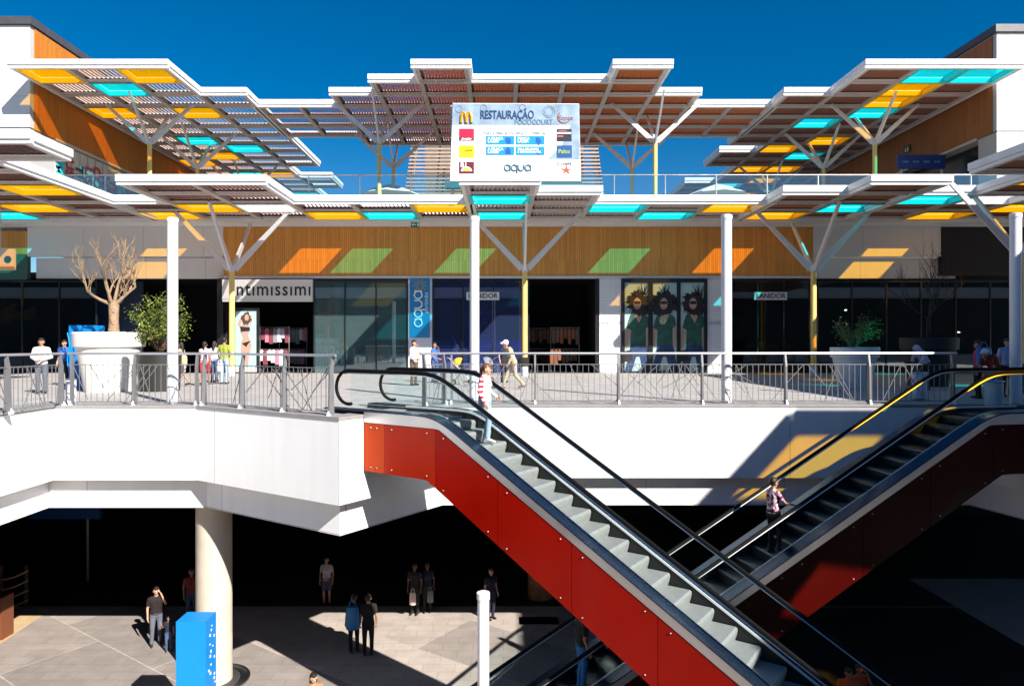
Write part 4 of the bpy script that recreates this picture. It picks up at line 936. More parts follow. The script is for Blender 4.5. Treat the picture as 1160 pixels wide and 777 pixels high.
# ------------------------------------------------------------------ escalators
def sp(x, k=.16): return k*math.log1p(math.exp(x/k)) if x/k < 40 else x
T30 = math.tan(math.radians(30)); RUN = 7.5/T30
def escalator(name, label, O, e, n, redm, bottom_a=15.6, redm2=None, redm3=None, stepm=None):
    t = thing(name, label, 'escalator', (O[0],O[1],G0))
    e = Vector((*e, 0)).normalized(); n = Vector((*n, 0)).normalized()
    def pt(a, s, z): return (O[0]+e.x*a+n.x*s, O[1]+e.y*a+n.y*s, z)
    inc = lambda a, a0: -T30*(sp(a-a0)-sp(a-a0-RUN))
    def strip(a_list, s0, s1, zf0, zf1, name_, m_, smooth=False, par=t):
        q = MB(); vs = []; fs = []
        for a in a_list:
            for (s_, zf) in ((s0, zf0), (s1, zf0), (s1, zf1), (s0, zf1)): vs.append(pt(a, s_, zf(a)))
        for i in range(len(a_list)-1):
            A = i*4; B = A+4
            for k in range(4): fs.append((A+k, A+(k+1)%4, B+(k+1)%4, B+k))
        fs.append((0,1,2,3)); E_ = (len(a_list)-1)*4; fs.append((E_,E_+3,E_+2,E_+1))
        q.add(vs, fs); return mesh_obj(name_, q, m_, par, smooth)
    fine = [0+.12*k for k in range(0, 26)]+[3.2+.8*k for k in range(0, 14)]+[14.2+.12*k for k in range(12)]
    fine = [a for a in fine if a <= bottom_a]
    deckz = lambda a: -1.48+inc(a, 2.05); inc2 = lambda a, a0: -T30*(sp(a-a0, .02)-sp(a-a0-RUN, .02)); redtop = lambda a: -1.74+inc2(a, 2.14); redbot = lambda a: max(-2.80+inc2(a, 1.82), G0+.02)
    rt = lambda a: max(redtop(a), G0+.3)
    # red side panels, one per bay
    bays = [0, .62, 2.05, 3.6, 5.2, 6.8, 8.4, 10, 11.6, 13.2, bottom_a]
    for s0, s1 in ((-.012, .03), (1.57, 1.612)):
        for a0, a1 in zip(bays[:-1], bays[1:]):
            al = sorted(set([a0+.006+(a1-a0-.012)*k/8 for k in range(9)]+[v for v in (1.82, 2.14) if a0+.006 < v < a1-.006]))
            o = strip(al, s0, s1, redbot, rt, 'side_panel', (redm2 if a1 < .7 else redm3) if a1 < 2.2 and redm2 else redm)
            if s0 < 0:
                for ab in (a0+.22, a1-.22):
                    for zf, dz in ((rt, -.1), (redbot, .1)):
                        if zf(ab)+dz > G0:
                            q = MB(); c = pt(ab, -.02, zf(ab)+dz); q.ell(c, (.016,.016,.016), 8, 6); mesh_obj('bolt', q, STEEL, o, True)
    strip(fine, .035, 1.565, redbot, lambda a: redbot(a)+.06, 'truss_underside', mat('dark_truss', (.02,.02,.022), .6))
    # steel cladding above the panels and deck boards with dark edge
    strip(fine, -.02, .10, lambda a: redtop(a)+.004, lambda a: deckz(a)-.03, 'steel_cladding', STEEL, True)
    strip(fine, 1.50, 1.62, lambda a: redtop(a)+.004, lambda a: deckz(a)-.03, 'steel_cladding', STEEL, True)
    fine2 = [-1.3+.1*k for k in range(13)]+fine
    DK = mat('blue_black_deck', (.02,.035,.07), .18, .6)
    for (s0, s1) in ((-.03, .26), (1.34, 1.63)):
        strip(fine2, s0, s1, lambda a: deckz(a)-.029, deckz, 'deck_board', DK, True)
    for s0 in (.262, 1.328):
        strip(fine2, s0, s0+.01, lambda a: deckz(a)-.42, lambda a: deckz(a)-.035, 'skirt', BLACKFRAME, True)
    strip(fine, 1.31, 1.326, lambda a: deckz(a)-.035, lambda a: deckz(a)+.01, 'skirt_trim', mat('bright_trim', (.85,.85,.85), .3, .3), True)
    strip(fine, .275, .29, lambda a: deckz(a)-.035, lambda a: deckz(a)+.01, 'skirt_trim', MATS['bright_trim'], True)
    # glass panels and handrails
    hz = lambda a: -.62+inc(a, 1.98)
    for s_ in (.10, 1.5):
        gb_ = [-.55, .6, 1.9, 3.1, 4.4, 5.7, 7.0, 8.3, 9.6, 10.9, 12.2, 13.5, 14.8, 15.9]
        for a0, a1 in zip(gb_[:-1], gb_[1:]):
            al = [a0+.008+(a1-a0-.016)*k/10 for k in range(11)]
            strip(al, s_-.005, s_+.005, lambda a: deckz(a)+.001, lambda a: hz(a)-.05, 'glass_panel', GLASS_ESC)
        path = []
        for k in range(0, 9):
            th = -PI*.42-k*(PI*.58)/8
            path.append(pt(-.62+.40*math.cos(th-0), s_, -1.0+.38*math.sin(th)))
        for k in range(1, 6):
            th = PI-k*PI/2/5; path.append(pt(-.62+.40*math.cos(th), s_, -1.0+.38*math.sin(th)))
        path += [pt(a, s_, hz(a)) for a in [-.4,0,.5,1.0,1.3,1.5,1.7,1.9,2.1,2.3,2.5,2.8,3.2]+[4+k for k in range(10)]+[14.2,14.6,14.9,15.2,15.6,16.1]]
        q = MB(); q.tube(path, .038, 8); mesh_obj('handrail', q, BLACKRUB, t, True)
        q = MB(); q.tube([(p[0], p[1], p[2]-.052) for p in path[12:]], .02, 6); mesh_obj('handrail_guide', q, STEEL, t, True)
    # steps
    STEP = mat('grooved_step_metal', (.27,.27,.26), .5, .15, var=.1, scale=12)
    nt_ = STEP.node_tree; 
    zs = lambda a: -1.6+inc(a, 2.08)
    k = 0; a = .9; first = True
    while a < 15.6:
        z = zs(a+.4)
        z = -1.6 if z > -1.605 else z
        q = MB(); vs = []
        # tread with rounded nose and curved riser below
        prof = [(a-.06, z-.25), (a-.06, z), (a+.37, z), (a+.395, z-.02), (a+.40, z-.06), (a+.385, z-.14), (a+.35, z-.25)]
        for s_ in (.30, 1.30):
            vs += [pt(aa, s_, zz) for aa, zz in prof]
        m7 = len(prof); fs = [tuple(range(m7)), tuple(range(m7, 2*m7))[::-1]]+[(i, i+m7, (i+1)%m7+m7, (i+1)%m7) for i in range(m7)]
        q.add(vs, fs); so_ = mesh_obj('step', q, stepm or STEP, t)
        a += .4; k += 1
    strip([-.9+.2*i for i in range(10)], .30, 1.30, lambda a: -1.62, lambda a: -1.585, 'comb_plate', STEEL)
    return t, pt
RED = mat('red_glossy_panel', (.29,.004,.0), .2, var=.16, scale=.5, spec=.14, bump=.5, bscale=.9)
RED_SHADED = mat('shaded_red_panel', (.042,.0008,.0), .35, var=.10, scale=.7, spec=.1)  # same red as the first escalator, with shade put into the colour
th1 = math.radians(35)
E1, e1pt = escalator('escalator', 'red-sided escalator descending from the left corner across the foreground', (-3.05,15.0), (math.cos(th1),-math.sin(th1)), (math.sin(th1),math.cos(th1)), RED, redm2=mat('orange_reflection_panel', (.46,.045,.002), .2, var=.1, scale=.7, spec=.12), redm3=mat('warm_reflection_panel', (.37,.016,.001), .2, var=.16, scale=.5, spec=.14, bump=.5, bscale=.9))  # landing bays have orange reflections painted into their panel colour
E2, e2pt = escalator('escalator', 'shaded escalator behind the red one, descending from the right to the lower left', (12.42,14.89), (-.982,-.191), (-.191,.982), RED_SHADED, stepm=mat('shaded_step_metal', (.02,.024,.03), .4, .3, var=.2, scale=12))  # step metal darkened in colour to stand in for shade
def step_z(a): return -1.6-T30*(.9+.4*math.floor((a-.9)/.4)+.4-2.08)

# ------------------------------------------------------------------ ground floor: columns, totem, shop bits
cl_ = thing('concrete_column', 'tall round concrete column under the left balcony beside the blue totem', 'column', (X(242.5,18.4),18.4,G0))
q = MB(); q.lathe((X(242.5,18.4),18.4,G0), [(.47,.02),(.46,1.5),(.46,4.9)], 40); mesh_obj('shaft', q, CONCRETE, cl_, True)
q = MB(); q.lathe((X(242.5,18.4),18.4,G0), [(.92,0),(.92,.05),(.84,.06),(.84,.02),(.5,.02)], 40); mesh_obj('drain_ring', q, STEEL, cl_, True)
q = MB(); q.lathe((X(242.5,18.4),18.4,G0+.0), [(.66,.0),(.66,.04),(.6,.045)], 40); mesh_obj('inner_ring', q, mat('dark_ring', (.05,.05,.05), .5), cl_, True)
c2 = thing('concrete_column', 'rusty lit column behind the red escalator with extinguisher signs', 'column', (X(612,24.5),24.5,G0))
q = MB(); q.lathe((X(612,24.5),24.5,G0), [(.45,.0),(.45,4.95)], 32); mesh_obj('shaft', q, mat('rusty_column_paint', (.30,.14,.06), .8, var=.5, scale=3), c2, True)
q = MB()
for i, (dx, dz) in enumerate(((-.3,0),(.18,0),(-.3,.42),(.18,.42))): q.box(X(612,24.5)+dx, X(612,24.5)+dx+.4, 23.97, 24.0, G0+2.2+dz, G0+2.58+dz)
mesh_obj('fire_sign', q, mat('fire_red', (.35,.03,.02), .5), c2)
q = MB()
for i, (dx, dz) in enumerate(((-.3,0),(.18,0),(-.3,.42),(.18,.42))): q.box(X(612,24.5)+dx+.15, X(612,24.5)+dx+.26, 23.95, 23.965, G0+2.26+dz, G0+2.5+dz); 
mesh_obj('extinguisher_symbol', q, WT, c2)
q = MB(); q.box(-7.17, -6.52, 14.95, 15.5, G0, G0+3.0)
to = thing('blue_totem', 'tall bright blue information totem with small white icons, on the plaza', 'totem', (-6.85,15.2,G0))
mesh_obj('body', q, BLUE_P, to)
q = MB(); r = random.Random(2)
for k in range(26):
    z = G0+.4+.095*k; yy = 15.03+r.uniform(0, .38); w_ = r.uniform(.01, .05)
    q.box(-6.518, -6.510, yy, yy+w_, z, z+r.uniform(.02, .06))
mesh_obj('icons', q, WT, to)
# blue kiosk on the upper walkway
kd = 24.0
ki = thing('blue_kiosk', 'bright blue kiosk with wavy front behind the white plant pot', 'kiosk', (X(96,kd),kd,G1))
q = MB(); xa, xb = X(78,kd), X(112,kd)
q.add([(xa,kd,G1),(xb+.05,kd-.15,G1),(xb+.05,kd+.6,G1),(xa,kd+.6,G1),(xa,kd,.62),(xb-.15,kd,.62),(xb-.15,kd+.6,.62),(xa,kd+.6,.62)], [(0,3,2,1),(4,5,6,7),(0,1,5,4),(1,2,6,5),(2,3,7,6),(3,0,4,7)])
mesh_obj('body', q, BLUE_P, ki)
q = MB(); r = random.Random(9)
for k in range(40):
    z = G1+.15+r.random()*2.0; x = xa+.08+r.random()*.9; q.box(x, x+r.uniform(.015, .06), kd-.17, kd-.15, z, z+r.uniform(.01, .05))
q2 = MB()
for (x, z, c) in [(v[0], v[2], 0) for v in []]: pass
for k in range(5):
    q2.tube([(xa+.08+.2*k+.04*math.sin(j*1.3+k), kd-.155-.0*j, G1+.2+.22*j) for j in range(9)], .018, 4)
mesh_obj('wave_relief', q2, mat('deep_cyan_blue', (.0,.22,.62), .4), ki)
# bollard
bo = thing('white_bollard', 'short white bollard at the railing below the blue kiosk', 'bollard', (X(80.5,18.3),18.3,G1))
q = MB(); q.tube([(X(80.5,18.3),18.3,G1),(X(80.5,18.3),18.3,G1+.60)], .125, 20); mesh_obj('body', q, WHITE_POST, bo, True)
q = MB(); q.lathe((X(80.5,18.3),18.3,G1+.602), [(.125,0),(.13,.02),(.09,.05)], 20); mesh_obj('cap', q, STEEL, bo, True)
def bin_(px, d, lab, h=.62):
    t = thing('litter_bin', lab, 'bin', (X(px,d),d,G1))
    q = MB(); q.lathe((X(px,d),d,G1), [(.17,.02),(.2,.05),(.2,h)], 20); mesh_obj('drum', q, mat('pale_bin', (.45,.5,.55), .4), t, True)
    q = MB(); q.tube([(X(px,d)+.21*math.cos(k*PI/10), d+.21*math.sin(k*PI/10), G1+h+.01) for k in range(21)], .02, 6); mesh_obj('rim', q, STEEL, t, True)
bin_(1041, 19.2, 'pale litter bin at the shaded railing near the second escalator', .75)
bin_(1126, 17.3, 'white printed bin at the top of the second escalator', .62)
ip = thing('info_panel', 'blue and white information panel at the right edge, behind the lamp post', 'sign', (X(1156,19),19,G1))
q = MB(); q.box(X(1147,19), X(1185,19), 19, 19.1, Z(446,19), Z(412,19), mat('slate_blue_panel', (.05,.16,.30), .5)); mesh_obj('panel', q, None, ip)
q = MB()
for k in range(6): q.box(X(1149+k*6,19), X(1153+k*6,19), 18.98, 18.995, Z(434,19), Z(430,19)); q.box(X(1149+k*6,19), X(1153+k*6,19), 18.98, 18.995, Z(441,19), Z(437,19))
mesh_obj('symbols', q, MATS['dim_blue'], ip)
q = MB(); q.box(X(1150,19), X(1153,19), 19.1, 19.15, G1, Z(412,19)); mesh_obj('leg', q, STEEL, ip)

# planters and plants --------------------------------------------------
def pot(px, d, rt_, rb, h, m_, lab, rim=True):
    x = X(px, d); t = thing('planter', lab, 'planter', (x,d,G1))
    q = MB(); prof = [(rb*.8,0),(rb,.0),(rb+(rt_-rb)*.72,h*.74)]
    if rim: prof += [(rt_,h*.76),(rt_*1.02,h*.98),(rt_*.99,h),(rt_*.86,h),(rt_*.84,h-.12)]
    else: prof += [(rt_,h),(rt_*.9,h),(rt_*.88,h-.1)]
    q.lathe((x,d,G1), prof, 40); mesh_obj('pot', q, m_, t, True)
    q = MB(); q.lathe((x,d,G1+h-.16), [(rt_*.85,0),(rt_*.7,.03),(.02,.05)], 24); mesh_obj('soil', q, mat('soil', (.05,.035,.02), .9, bump=.5), t)
    return x
POTW = mat('cream_white_pot', (.80,.76,.70), .5, var=.04)
pot(124, 22.7, 1.07, .72, 1.95, POTW, 'huge white plant pot holding the bare tree on the walkway')
pot(181, 22.9, .68, .62, 1.3, mat('black_pot', (.02,.018,.016), .5), 'dark round pot holding the leafy bush', False)
pot(968, 24.0, .78, .52, 1.45, mat('pale_grey_pot', (.6,.62,.62), .5, var=.04), 'pale conical plant pot with turquoise light on its rim')
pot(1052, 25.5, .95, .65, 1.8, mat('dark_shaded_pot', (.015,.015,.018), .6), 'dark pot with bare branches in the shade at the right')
BARK = mat('pale_bark', (.30,.20,.12), .85, var=.3, scale=12, bump=.6)
def bare_tree(base, h, lab, seed, m_=BARK, r0=.14, spread=1.0, trunkfrac=.35, lean=0, twig=True, bushy=4):
    r = random.Random(seed); t = thing('bare_tree', lab, 'tree', base)
    tr = MB(); cr_ = MB(); b0 = Vector(base)
    top = b0+Vector((lean,0,h*trunkfrac))
    tr.tube([b0, b0+Vector((lean*.3,0,h*trunkfrac*.5)), top, top+Vector((0,0,.12))], [r0*1.1, r0*.85, r0*.95, r0*.7], 10)
    for k in range(7): 
        z = r.uniform(.2, .95); a = r.uniform(0, 6.28); c = b0.lerp(top, z)+Vector((math.cos(a), math.sin(a), 0))*r0*.75
        tr.ell(c, (r0*.35,)*3, 8, 6)
    def grow(p, d, l, rad, lev):
        pts = [p]; dd = d.copy()
        for i in range(4):
            dd = (dd+Vector((r.uniform(-.22,.22), r.uniform(-.22,.22), r.uniform(-.02,.22)))).normalized()
            pts.append(pts[-1]+dd*l/4)
        cr_.tube(pts, [rad*(1-.13*i) for i in range(5)], 6 if lev < 2 else 4)
        if lev >= 4: return
        for k in range(3 if lev < 2 else 2+(r.random() < .5)):
            i = r.choice([2,3,4,4]); a = r.uniform(0, 6.28)
            nd = (dd*1.0+Vector((math.cos(a)*.7, math.sin(a)*.7, r.uniform(-.05,.55)))).normalized()
            grow(pts[i], nd, l*r.uniform(.55,.8), rad*.55, lev+1)
    for k in range(bushy):
        a = 2*PI*k/bushy+r.uniform(-.3,.3)
        grow(top, Vector((math.cos(a)*spread, math.sin(a)*spread*.8, r.uniform(.35, .8))).normalized(), h*.30, r0*.40, 0)
    grow(top, Vector((.1,0,1)), h*.34, r0*.38, 0)
    mesh_obj('trunk', tr, m_, t, True); mesh_obj('branches', cr_, m_, t, True)
bt = P(129, 382, 22.7)
bare_tree((bt[0],22.7,.22), 2.95, 'pollarded bare tree with knobbly pale trunk in the white pot', 6, r0=.17, spread=1.35)
bt = P(1052, 390, 25.5)
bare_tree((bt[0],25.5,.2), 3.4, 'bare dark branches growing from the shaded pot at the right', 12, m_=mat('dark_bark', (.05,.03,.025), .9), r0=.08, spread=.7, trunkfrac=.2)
LEAF = [mat('leaf_yellow_green', (.22,.26,.02), .5), mat('leaf_green', (.10,.16,.02), .5), mat('leaf_dark', (.04,.08,.015), .55)]
for l_ in LEAF: l_.node_tree.nodes['Principled BSDF'].inputs['Subsurface Weight'].default_value = 0
def bush(c, rx, rz, nleaf, lab, seed, name='leafy_bush', cols=LEAF, size=.09):
    r = random.Random(seed); t = thing(name, lab, 'plant', (c[0],c[1],c[2]-rz))
    st = MB(); fo = MB()
    tips = []
    for k in range(34):
        a = r.uniform(0, 6.28); e_ = r.uniform(.1, 1)
        tip = Vector((c[0]+rx*math.cos(a)*e_**.5, c[1]+rx*math.sin(a)*e_**.5, c[2]+rz*r.uniform(-.6, 1)*(1.1-e_*.5)))
        base = Vector((c[0]+.1*math.cos(a), c[1]+.1*math.sin(a), c[2]-rz)); mid = base.lerp(tip, .5)+Vector((0,0,.15))
        st.tube([base, mid, tip], [.018,.012,.005], 5); tips.append((mid, tip))
    for k in range(nleaf):
        mid, tip = r.choice(tips); p = mid.lerp(tip, r.uniform(-.1, 1.08))+Vector((r.gauss(0,.10), r.gauss(0,.10), r.gauss(0,.09)))
        d = Vector((r.uniform(-1,1), r.uniform(-1,1), r.uniform(-.9,.3))).normalized(); u = d.cross(Vector((r.uniform(-1,1), r.uniform(-1,1), 1))).normalized()
        l = size*r.uniform(.7, 1.4); w_ = l*.42
        fo.add([p, p+d*l*.5+u*w_*.5, p+d*l, p+d*l*.5-u*w_*.5], [(0,1,2,3)], r.choice(cols))
    mesh_obj('stems', st, mat('stem_brown', (.12,.08,.04), .8), t, True); mesh_obj('foliage', fo, None, t)
bush((X(181,22.9),22.9,.72), .95, .98, 3000, 'yellow-green leafy bush in the dark pot behind the lamp post', 3)
bush((X(966,24),24,.45), .85, .6, 1100, 'dark leafy plant in the pale conical pot', 5, cols=[LEAF[1],LEAF[2]])

# left ground-floor shop furniture
d_ = 27.0
sh = thing('shop_counter', 'pale low counter inside the dark ground-floor shop at the left', 'counter', (X(54,d_),d_,G0))
q = MB(); q.box(X(37,d_), X(73,d_), d_, d_+.5, Z(667,d_), Z(655,d_)); mesh_obj('front_panel', q, mat('tan_counter', (.22,.17,.14), .6), sh)
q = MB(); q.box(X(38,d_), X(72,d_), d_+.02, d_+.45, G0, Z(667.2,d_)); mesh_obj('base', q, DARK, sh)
t = thing('display_rack', 'curved brown shoe rack at the left edge of the ground-floor shop', 'rack', (X(14,22.5),23.6,G0))
for k in range(4):
    q = MB(); z = Z(650+k*11, 23.6)
    q.tube([(X(-12,23.6),23.9,z-.25),(X(4,23.6),23.6,z-.2),(X(18,23.6),23.55,z-.08),(X(32,23.6),23.6,z+.12)], .035, 6); mesh_obj('shelf', q, mat('tan_shelf', (.4,.26,.14), .6), t, True)
q = MB()
for px in (0, 28): q.box(X(px,23.7), X(px,23.7)+.08, 23.68, 23.76, G0, Z(640,23.7))
mesh_obj('upright', q, mat('brown_metal', (.12,.06,.03), .5), t)
q = MB(); q.box(X(-20,21), X(5,21), 20.9, 21.4, G0, Z(676,21)); o = mesh_obj('wood_post', q, mat('rust_wood', (.16,.05,.02), .6)); tag(o, 'rust-brown boxed post at the lower left edge of the picture', 'post')
q = MB(); q.box(X(98,26), X(100,26), 26, 26.06, G0, -4.3); o = mesh_obj('thin_pole', q, mat('grey_pole', (.35,.32,.34), .5)); tag(o, 'thin grey pole in the dark ground floor left of the phoning man', 'pole')
q = MB(); q.box(X(30,25.4), X(113,25.4), 25.4, 25.6, -6.55, -4.3); o = mesh_obj('blue_header', q, mat('navy_header', (.0,.05,.22), .5)); tag(o, 'dark blue header panel under the left balcony', 'panel')
o.location = (0,0,0)
# shelf lights / goods in the dark shop
t = thing('goods_shelf', 'dark wall shelf with small reddish goods in the left ground-floor shop', 'shelf', (X(55,33),33,G0))
q = MB()
for k in range(5): q.box(X(15,33), X(90,33), 33, 33.35, G0+.8+k*.85, G0+.85+k*.85)
q.box(X(15,33)-.1, X(15,33), 33, 33.4, G0, G0+4.6); q.box(X(90,33), X(90,33)+.1, 33, 33.4, G0, G0+4.6); mesh_obj('frame', q, mat('dark_shelf', (.03,.02,.02), .6), t)
r = random.Random(4); q = MB()
for k in range(60):
    x = X(16,33)+r.random()*3.0; z = G0+.85+r.randint(0,3)*.85; q.box(x, x+.12, 33.02, 33.2, z+.003, z+.18+r.random()*.1)
mesh_obj('goods', q, mat('red_goods', (.35,.10,.06), .6), t)
t = thing('counter', 'narrow pale worktop in the dark under the red escalator', 'counter', (X(611,22),22,G0))
q = MB(); q.box(X(585,22), X(637,22), 22, 22.8, Z(718.5,22), Z(715.5,22)); mesh_obj('worktop', q, mat('pale_worktop', (.75,.75,.75), .4), t)
q = MB(); q.box(X(588,22), X(634,22), 22.1, 22.7, G0, Z(718.7,22)); mesh_obj('body', q, DARK, t)
# building on the opposite side of the plaza, behind the camera
ob_ = thing('opposite_building', 'low dark glazed mall building across the plaza, behind the camera', 'building', (0,-24,G0))
q = MB(); q.box(-160, 160, -34, -24, G0, 13); mesh_obj('wall', q, mat('dark_opposite_wall', (.05,.055,.06), .5), ob_)
q = MB(); q.box(-160, 160, -24.0+.01, -23.2, -3.4, -1.6); q.box(-160, 160, -23.99, -23.2, 6.3, 7.8); q.box(-160, 160, -23.99, -23.5, 12, 13.2); mesh_obj('fascia', q, WHITE, ob_)
# a few small lamps that glow inside the shops
LAMP = mat('warm_lamp', (1,.9,.7), .5, emit=(1,.82,.55), estr=9)
for (px, py, d, lab) in ((337,341,39,'small warm ceiling lamp glowing in the lingerie shop entrance'),(1086,377,38.5,'tiny white lamp glowing deep in the dark shop at the right'),
                         (22,641,30.5,'small lamp glowing in the dark ground-floor shop at the left'),(958,352,38.5,'tiny lamp glowing above the pale conical pot')):
    t = thing('shop_lamp', lab, 'lamp', P(px, py, d))
    c = P(px, py, d); q = MB(); q.lathe(c, [(.03,.0),(.075,.02),(.04,.07)], 12); mesh_obj('bulb', q, LAMP, t, True)
    q = MB(); q.tube([(c[0],c[1],c[2]+.1),(c[0],c[1],c[2]+.6)], .012, 6); mesh_obj('stem', q, BLACKFRAME, t)
#__PEOPLE__
# ------------------------------------------------------------------ people
def cap_chain(mb, pts, rs, sub=10):
    """tapered closed capsules between joints"""
    for (p, q), (r0, r1) in zip(zip(pts[:-1], pts[1:]), zip(rs[:-1], rs[1:])):
        p = Vector(p); q = Vector(q); d = q-p; L_ = d.length
        if L_ < 1e-5: continue
        d.normalize(); n = 5; P_ = []; R_ = []
        for k in range(n+1):
            a = PI/2*(1-k/n); P_.append(p-d*r0*math.sin(a)); R_.append(max(.002, r0*math.cos(a)))
        for k in range(n+1):
            a = PI/2*k/n; P_.append(q+d*r1*math.sin(a)); R_.append(max(.002, r1*math.cos(a)))
        mb.tube(P_, R_, sub)
def remeshed(mb, vox, smooth=3):
    me = bpy.data.meshes.new('tmp'); me.from_pydata([tuple(v) for v in mb.v], [], mb.f); me.update()
    import bmesh
    bm = bmesh.new(); bm.from_mesh(me); bmesh.ops.recalc_face_normals(bm, faces=bm.faces); bm.to_mesh(me); bm.free()
    o = bpy.data.objects.new('tmp', me); COL.objects.link(o)
    m = o.modifiers.new('r', 'REMESH'); m.mode = 'VOXEL'; m.voxel_size = vox; m.use_smooth_shade = True
    s_ = o.modifiers.new('s', 'SMOOTH'); s_.iterations = smooth; s_.factor = .5
    dg = bpy.context.evaluated_depsgraph_get()
    r = bpy.data.meshes.new_from_object(o.evaluated_get(dg)); bpy.data.objects.remove(o); bpy.data.meshes.remove(me)
    return r
def cloth(name, col): return mat(name, col, .85, var=.12, scale=9, bump=.3, bscale=60)
SHOE = mat('dark_shoe', (.03,.025,.02), .5); EYE = mat('eye_dark', (.01,.01,.01), .3)
BASE = dict(pelvis=(0,0,.95), waist=(0,.0,1.10), chest=(0,.0,1.30), neck=(0,.0,1.47), head=(0,.02,1.62),
    shR=(.18,0,1.40), elR=(.235,-.02,1.12), wrR=(.235,.07,.88), shL=(-.18,0,1.40), elL=(-.235,-.02,1.12), wrL=(-.235,.07,.88),
    hipR=(.09,0,.92), knR=(.10,.02,.50), anR=(.10,-.02,.09), hipL=(-.09,0,.92), knL=(-.10,.02,.50), anL=(-.10,-.02,.09))
POSE = {
 'stand': {},
 'walk': dict(knR=(.09,.20,.52), anR=(.09,.32,.12), knL=(-.09,-.03,.50), anL=(-.09,-.30,.16), elR=(.22,-.12,1.13), wrR=(.22,-.06,.88), elL=(-.22,.10,1.13), wrL=(-.21,.26,.93)),
 'walk2': dict(knR=(.09,-.04,.50), anR=(.09,-.30,.16), knL=(-.09,.18,.52), anL=(-.09,.26,.11), elR=(.22,.08,1.13), wrR=(.21,.25,.95), elL=(-.22,-.12,1.13), wrL=(-.22,-.08,.88)),
 'oldwalk': dict(waist=(0,.06,1.09), chest=(0,.14,1.28), neck=(0,.22,1.43), head=(0,.30,1.55), shR=(.18,.18,1.37), shL=(-.18,.18,1.37),
    elR=(.22,.16,1.09), wrR=(.20,.30,.88), elL=(-.22,.10,1.10), wrL=(-.21,.22,.88), knR=(.09,.22,.52), anR=(.09,.36,.10), knL=(-.09,-.04,.50), anL=(-.09,-.32,.17)),
 'handsfront': dict(elR=(.27,-.01,1.15), wrR=(.07,.24,1.06), elL=(-.27,-.01,1.15), wrL=(-.07,.24,1.06)),
 'phone': dict(elL=(-.25,.14,1.24), wrL=(-.13,.14,1.53), head=(0,.02,1.62), knR=(.11,.06,.5), anR=(.13,.06,.09)),
 'down': dict(head=(0,.06,1.60), elR=(.22,-.04,1.13), wrR=(.25,.10,.90), knR=(.09,.14,.56), anR=(.09,.10,.16), knL=(-.09,.05,.50), anL=(-.09,-.04,.09), elL=(-.24,.0,1.14), wrL=(-.26,.16,1.00)),
 'rail': dict(elR=(.28,.12,1.20), wrR=(.32,.42,1.13), elL=(-.22,.0,1.13), wrL=(-.22,.12,.92), knR=(.10,.10,.55), anR=(.10,.06,.12)),
 'mouth': dict(elL=(-.22,.14,1.20), wrL=(-.06,.18,1.45), elR=(.23,.08,1.14), wrR=(.16,.32,1.05)),
 'push': dict(elL=(-.22,.08,1.15), wrL=(-.18,.36,1.05), elR=(.22,.08,1.15), wrR=(.18,.36,1.05)),
 'bend': dict(waist=(0,.08,1.07), chest=(0,.22,1.22), neck=(0,.34,1.32), head=(0,.44,1.40), shR=(.17,.28,1.28), shL=(-.17,.28,1.28), elR=(.20,.34,1.02), wrR=(.16,.52,.90), elL=(-.2,.34,1.02), wrL=(-.16,.52,.9)),
}
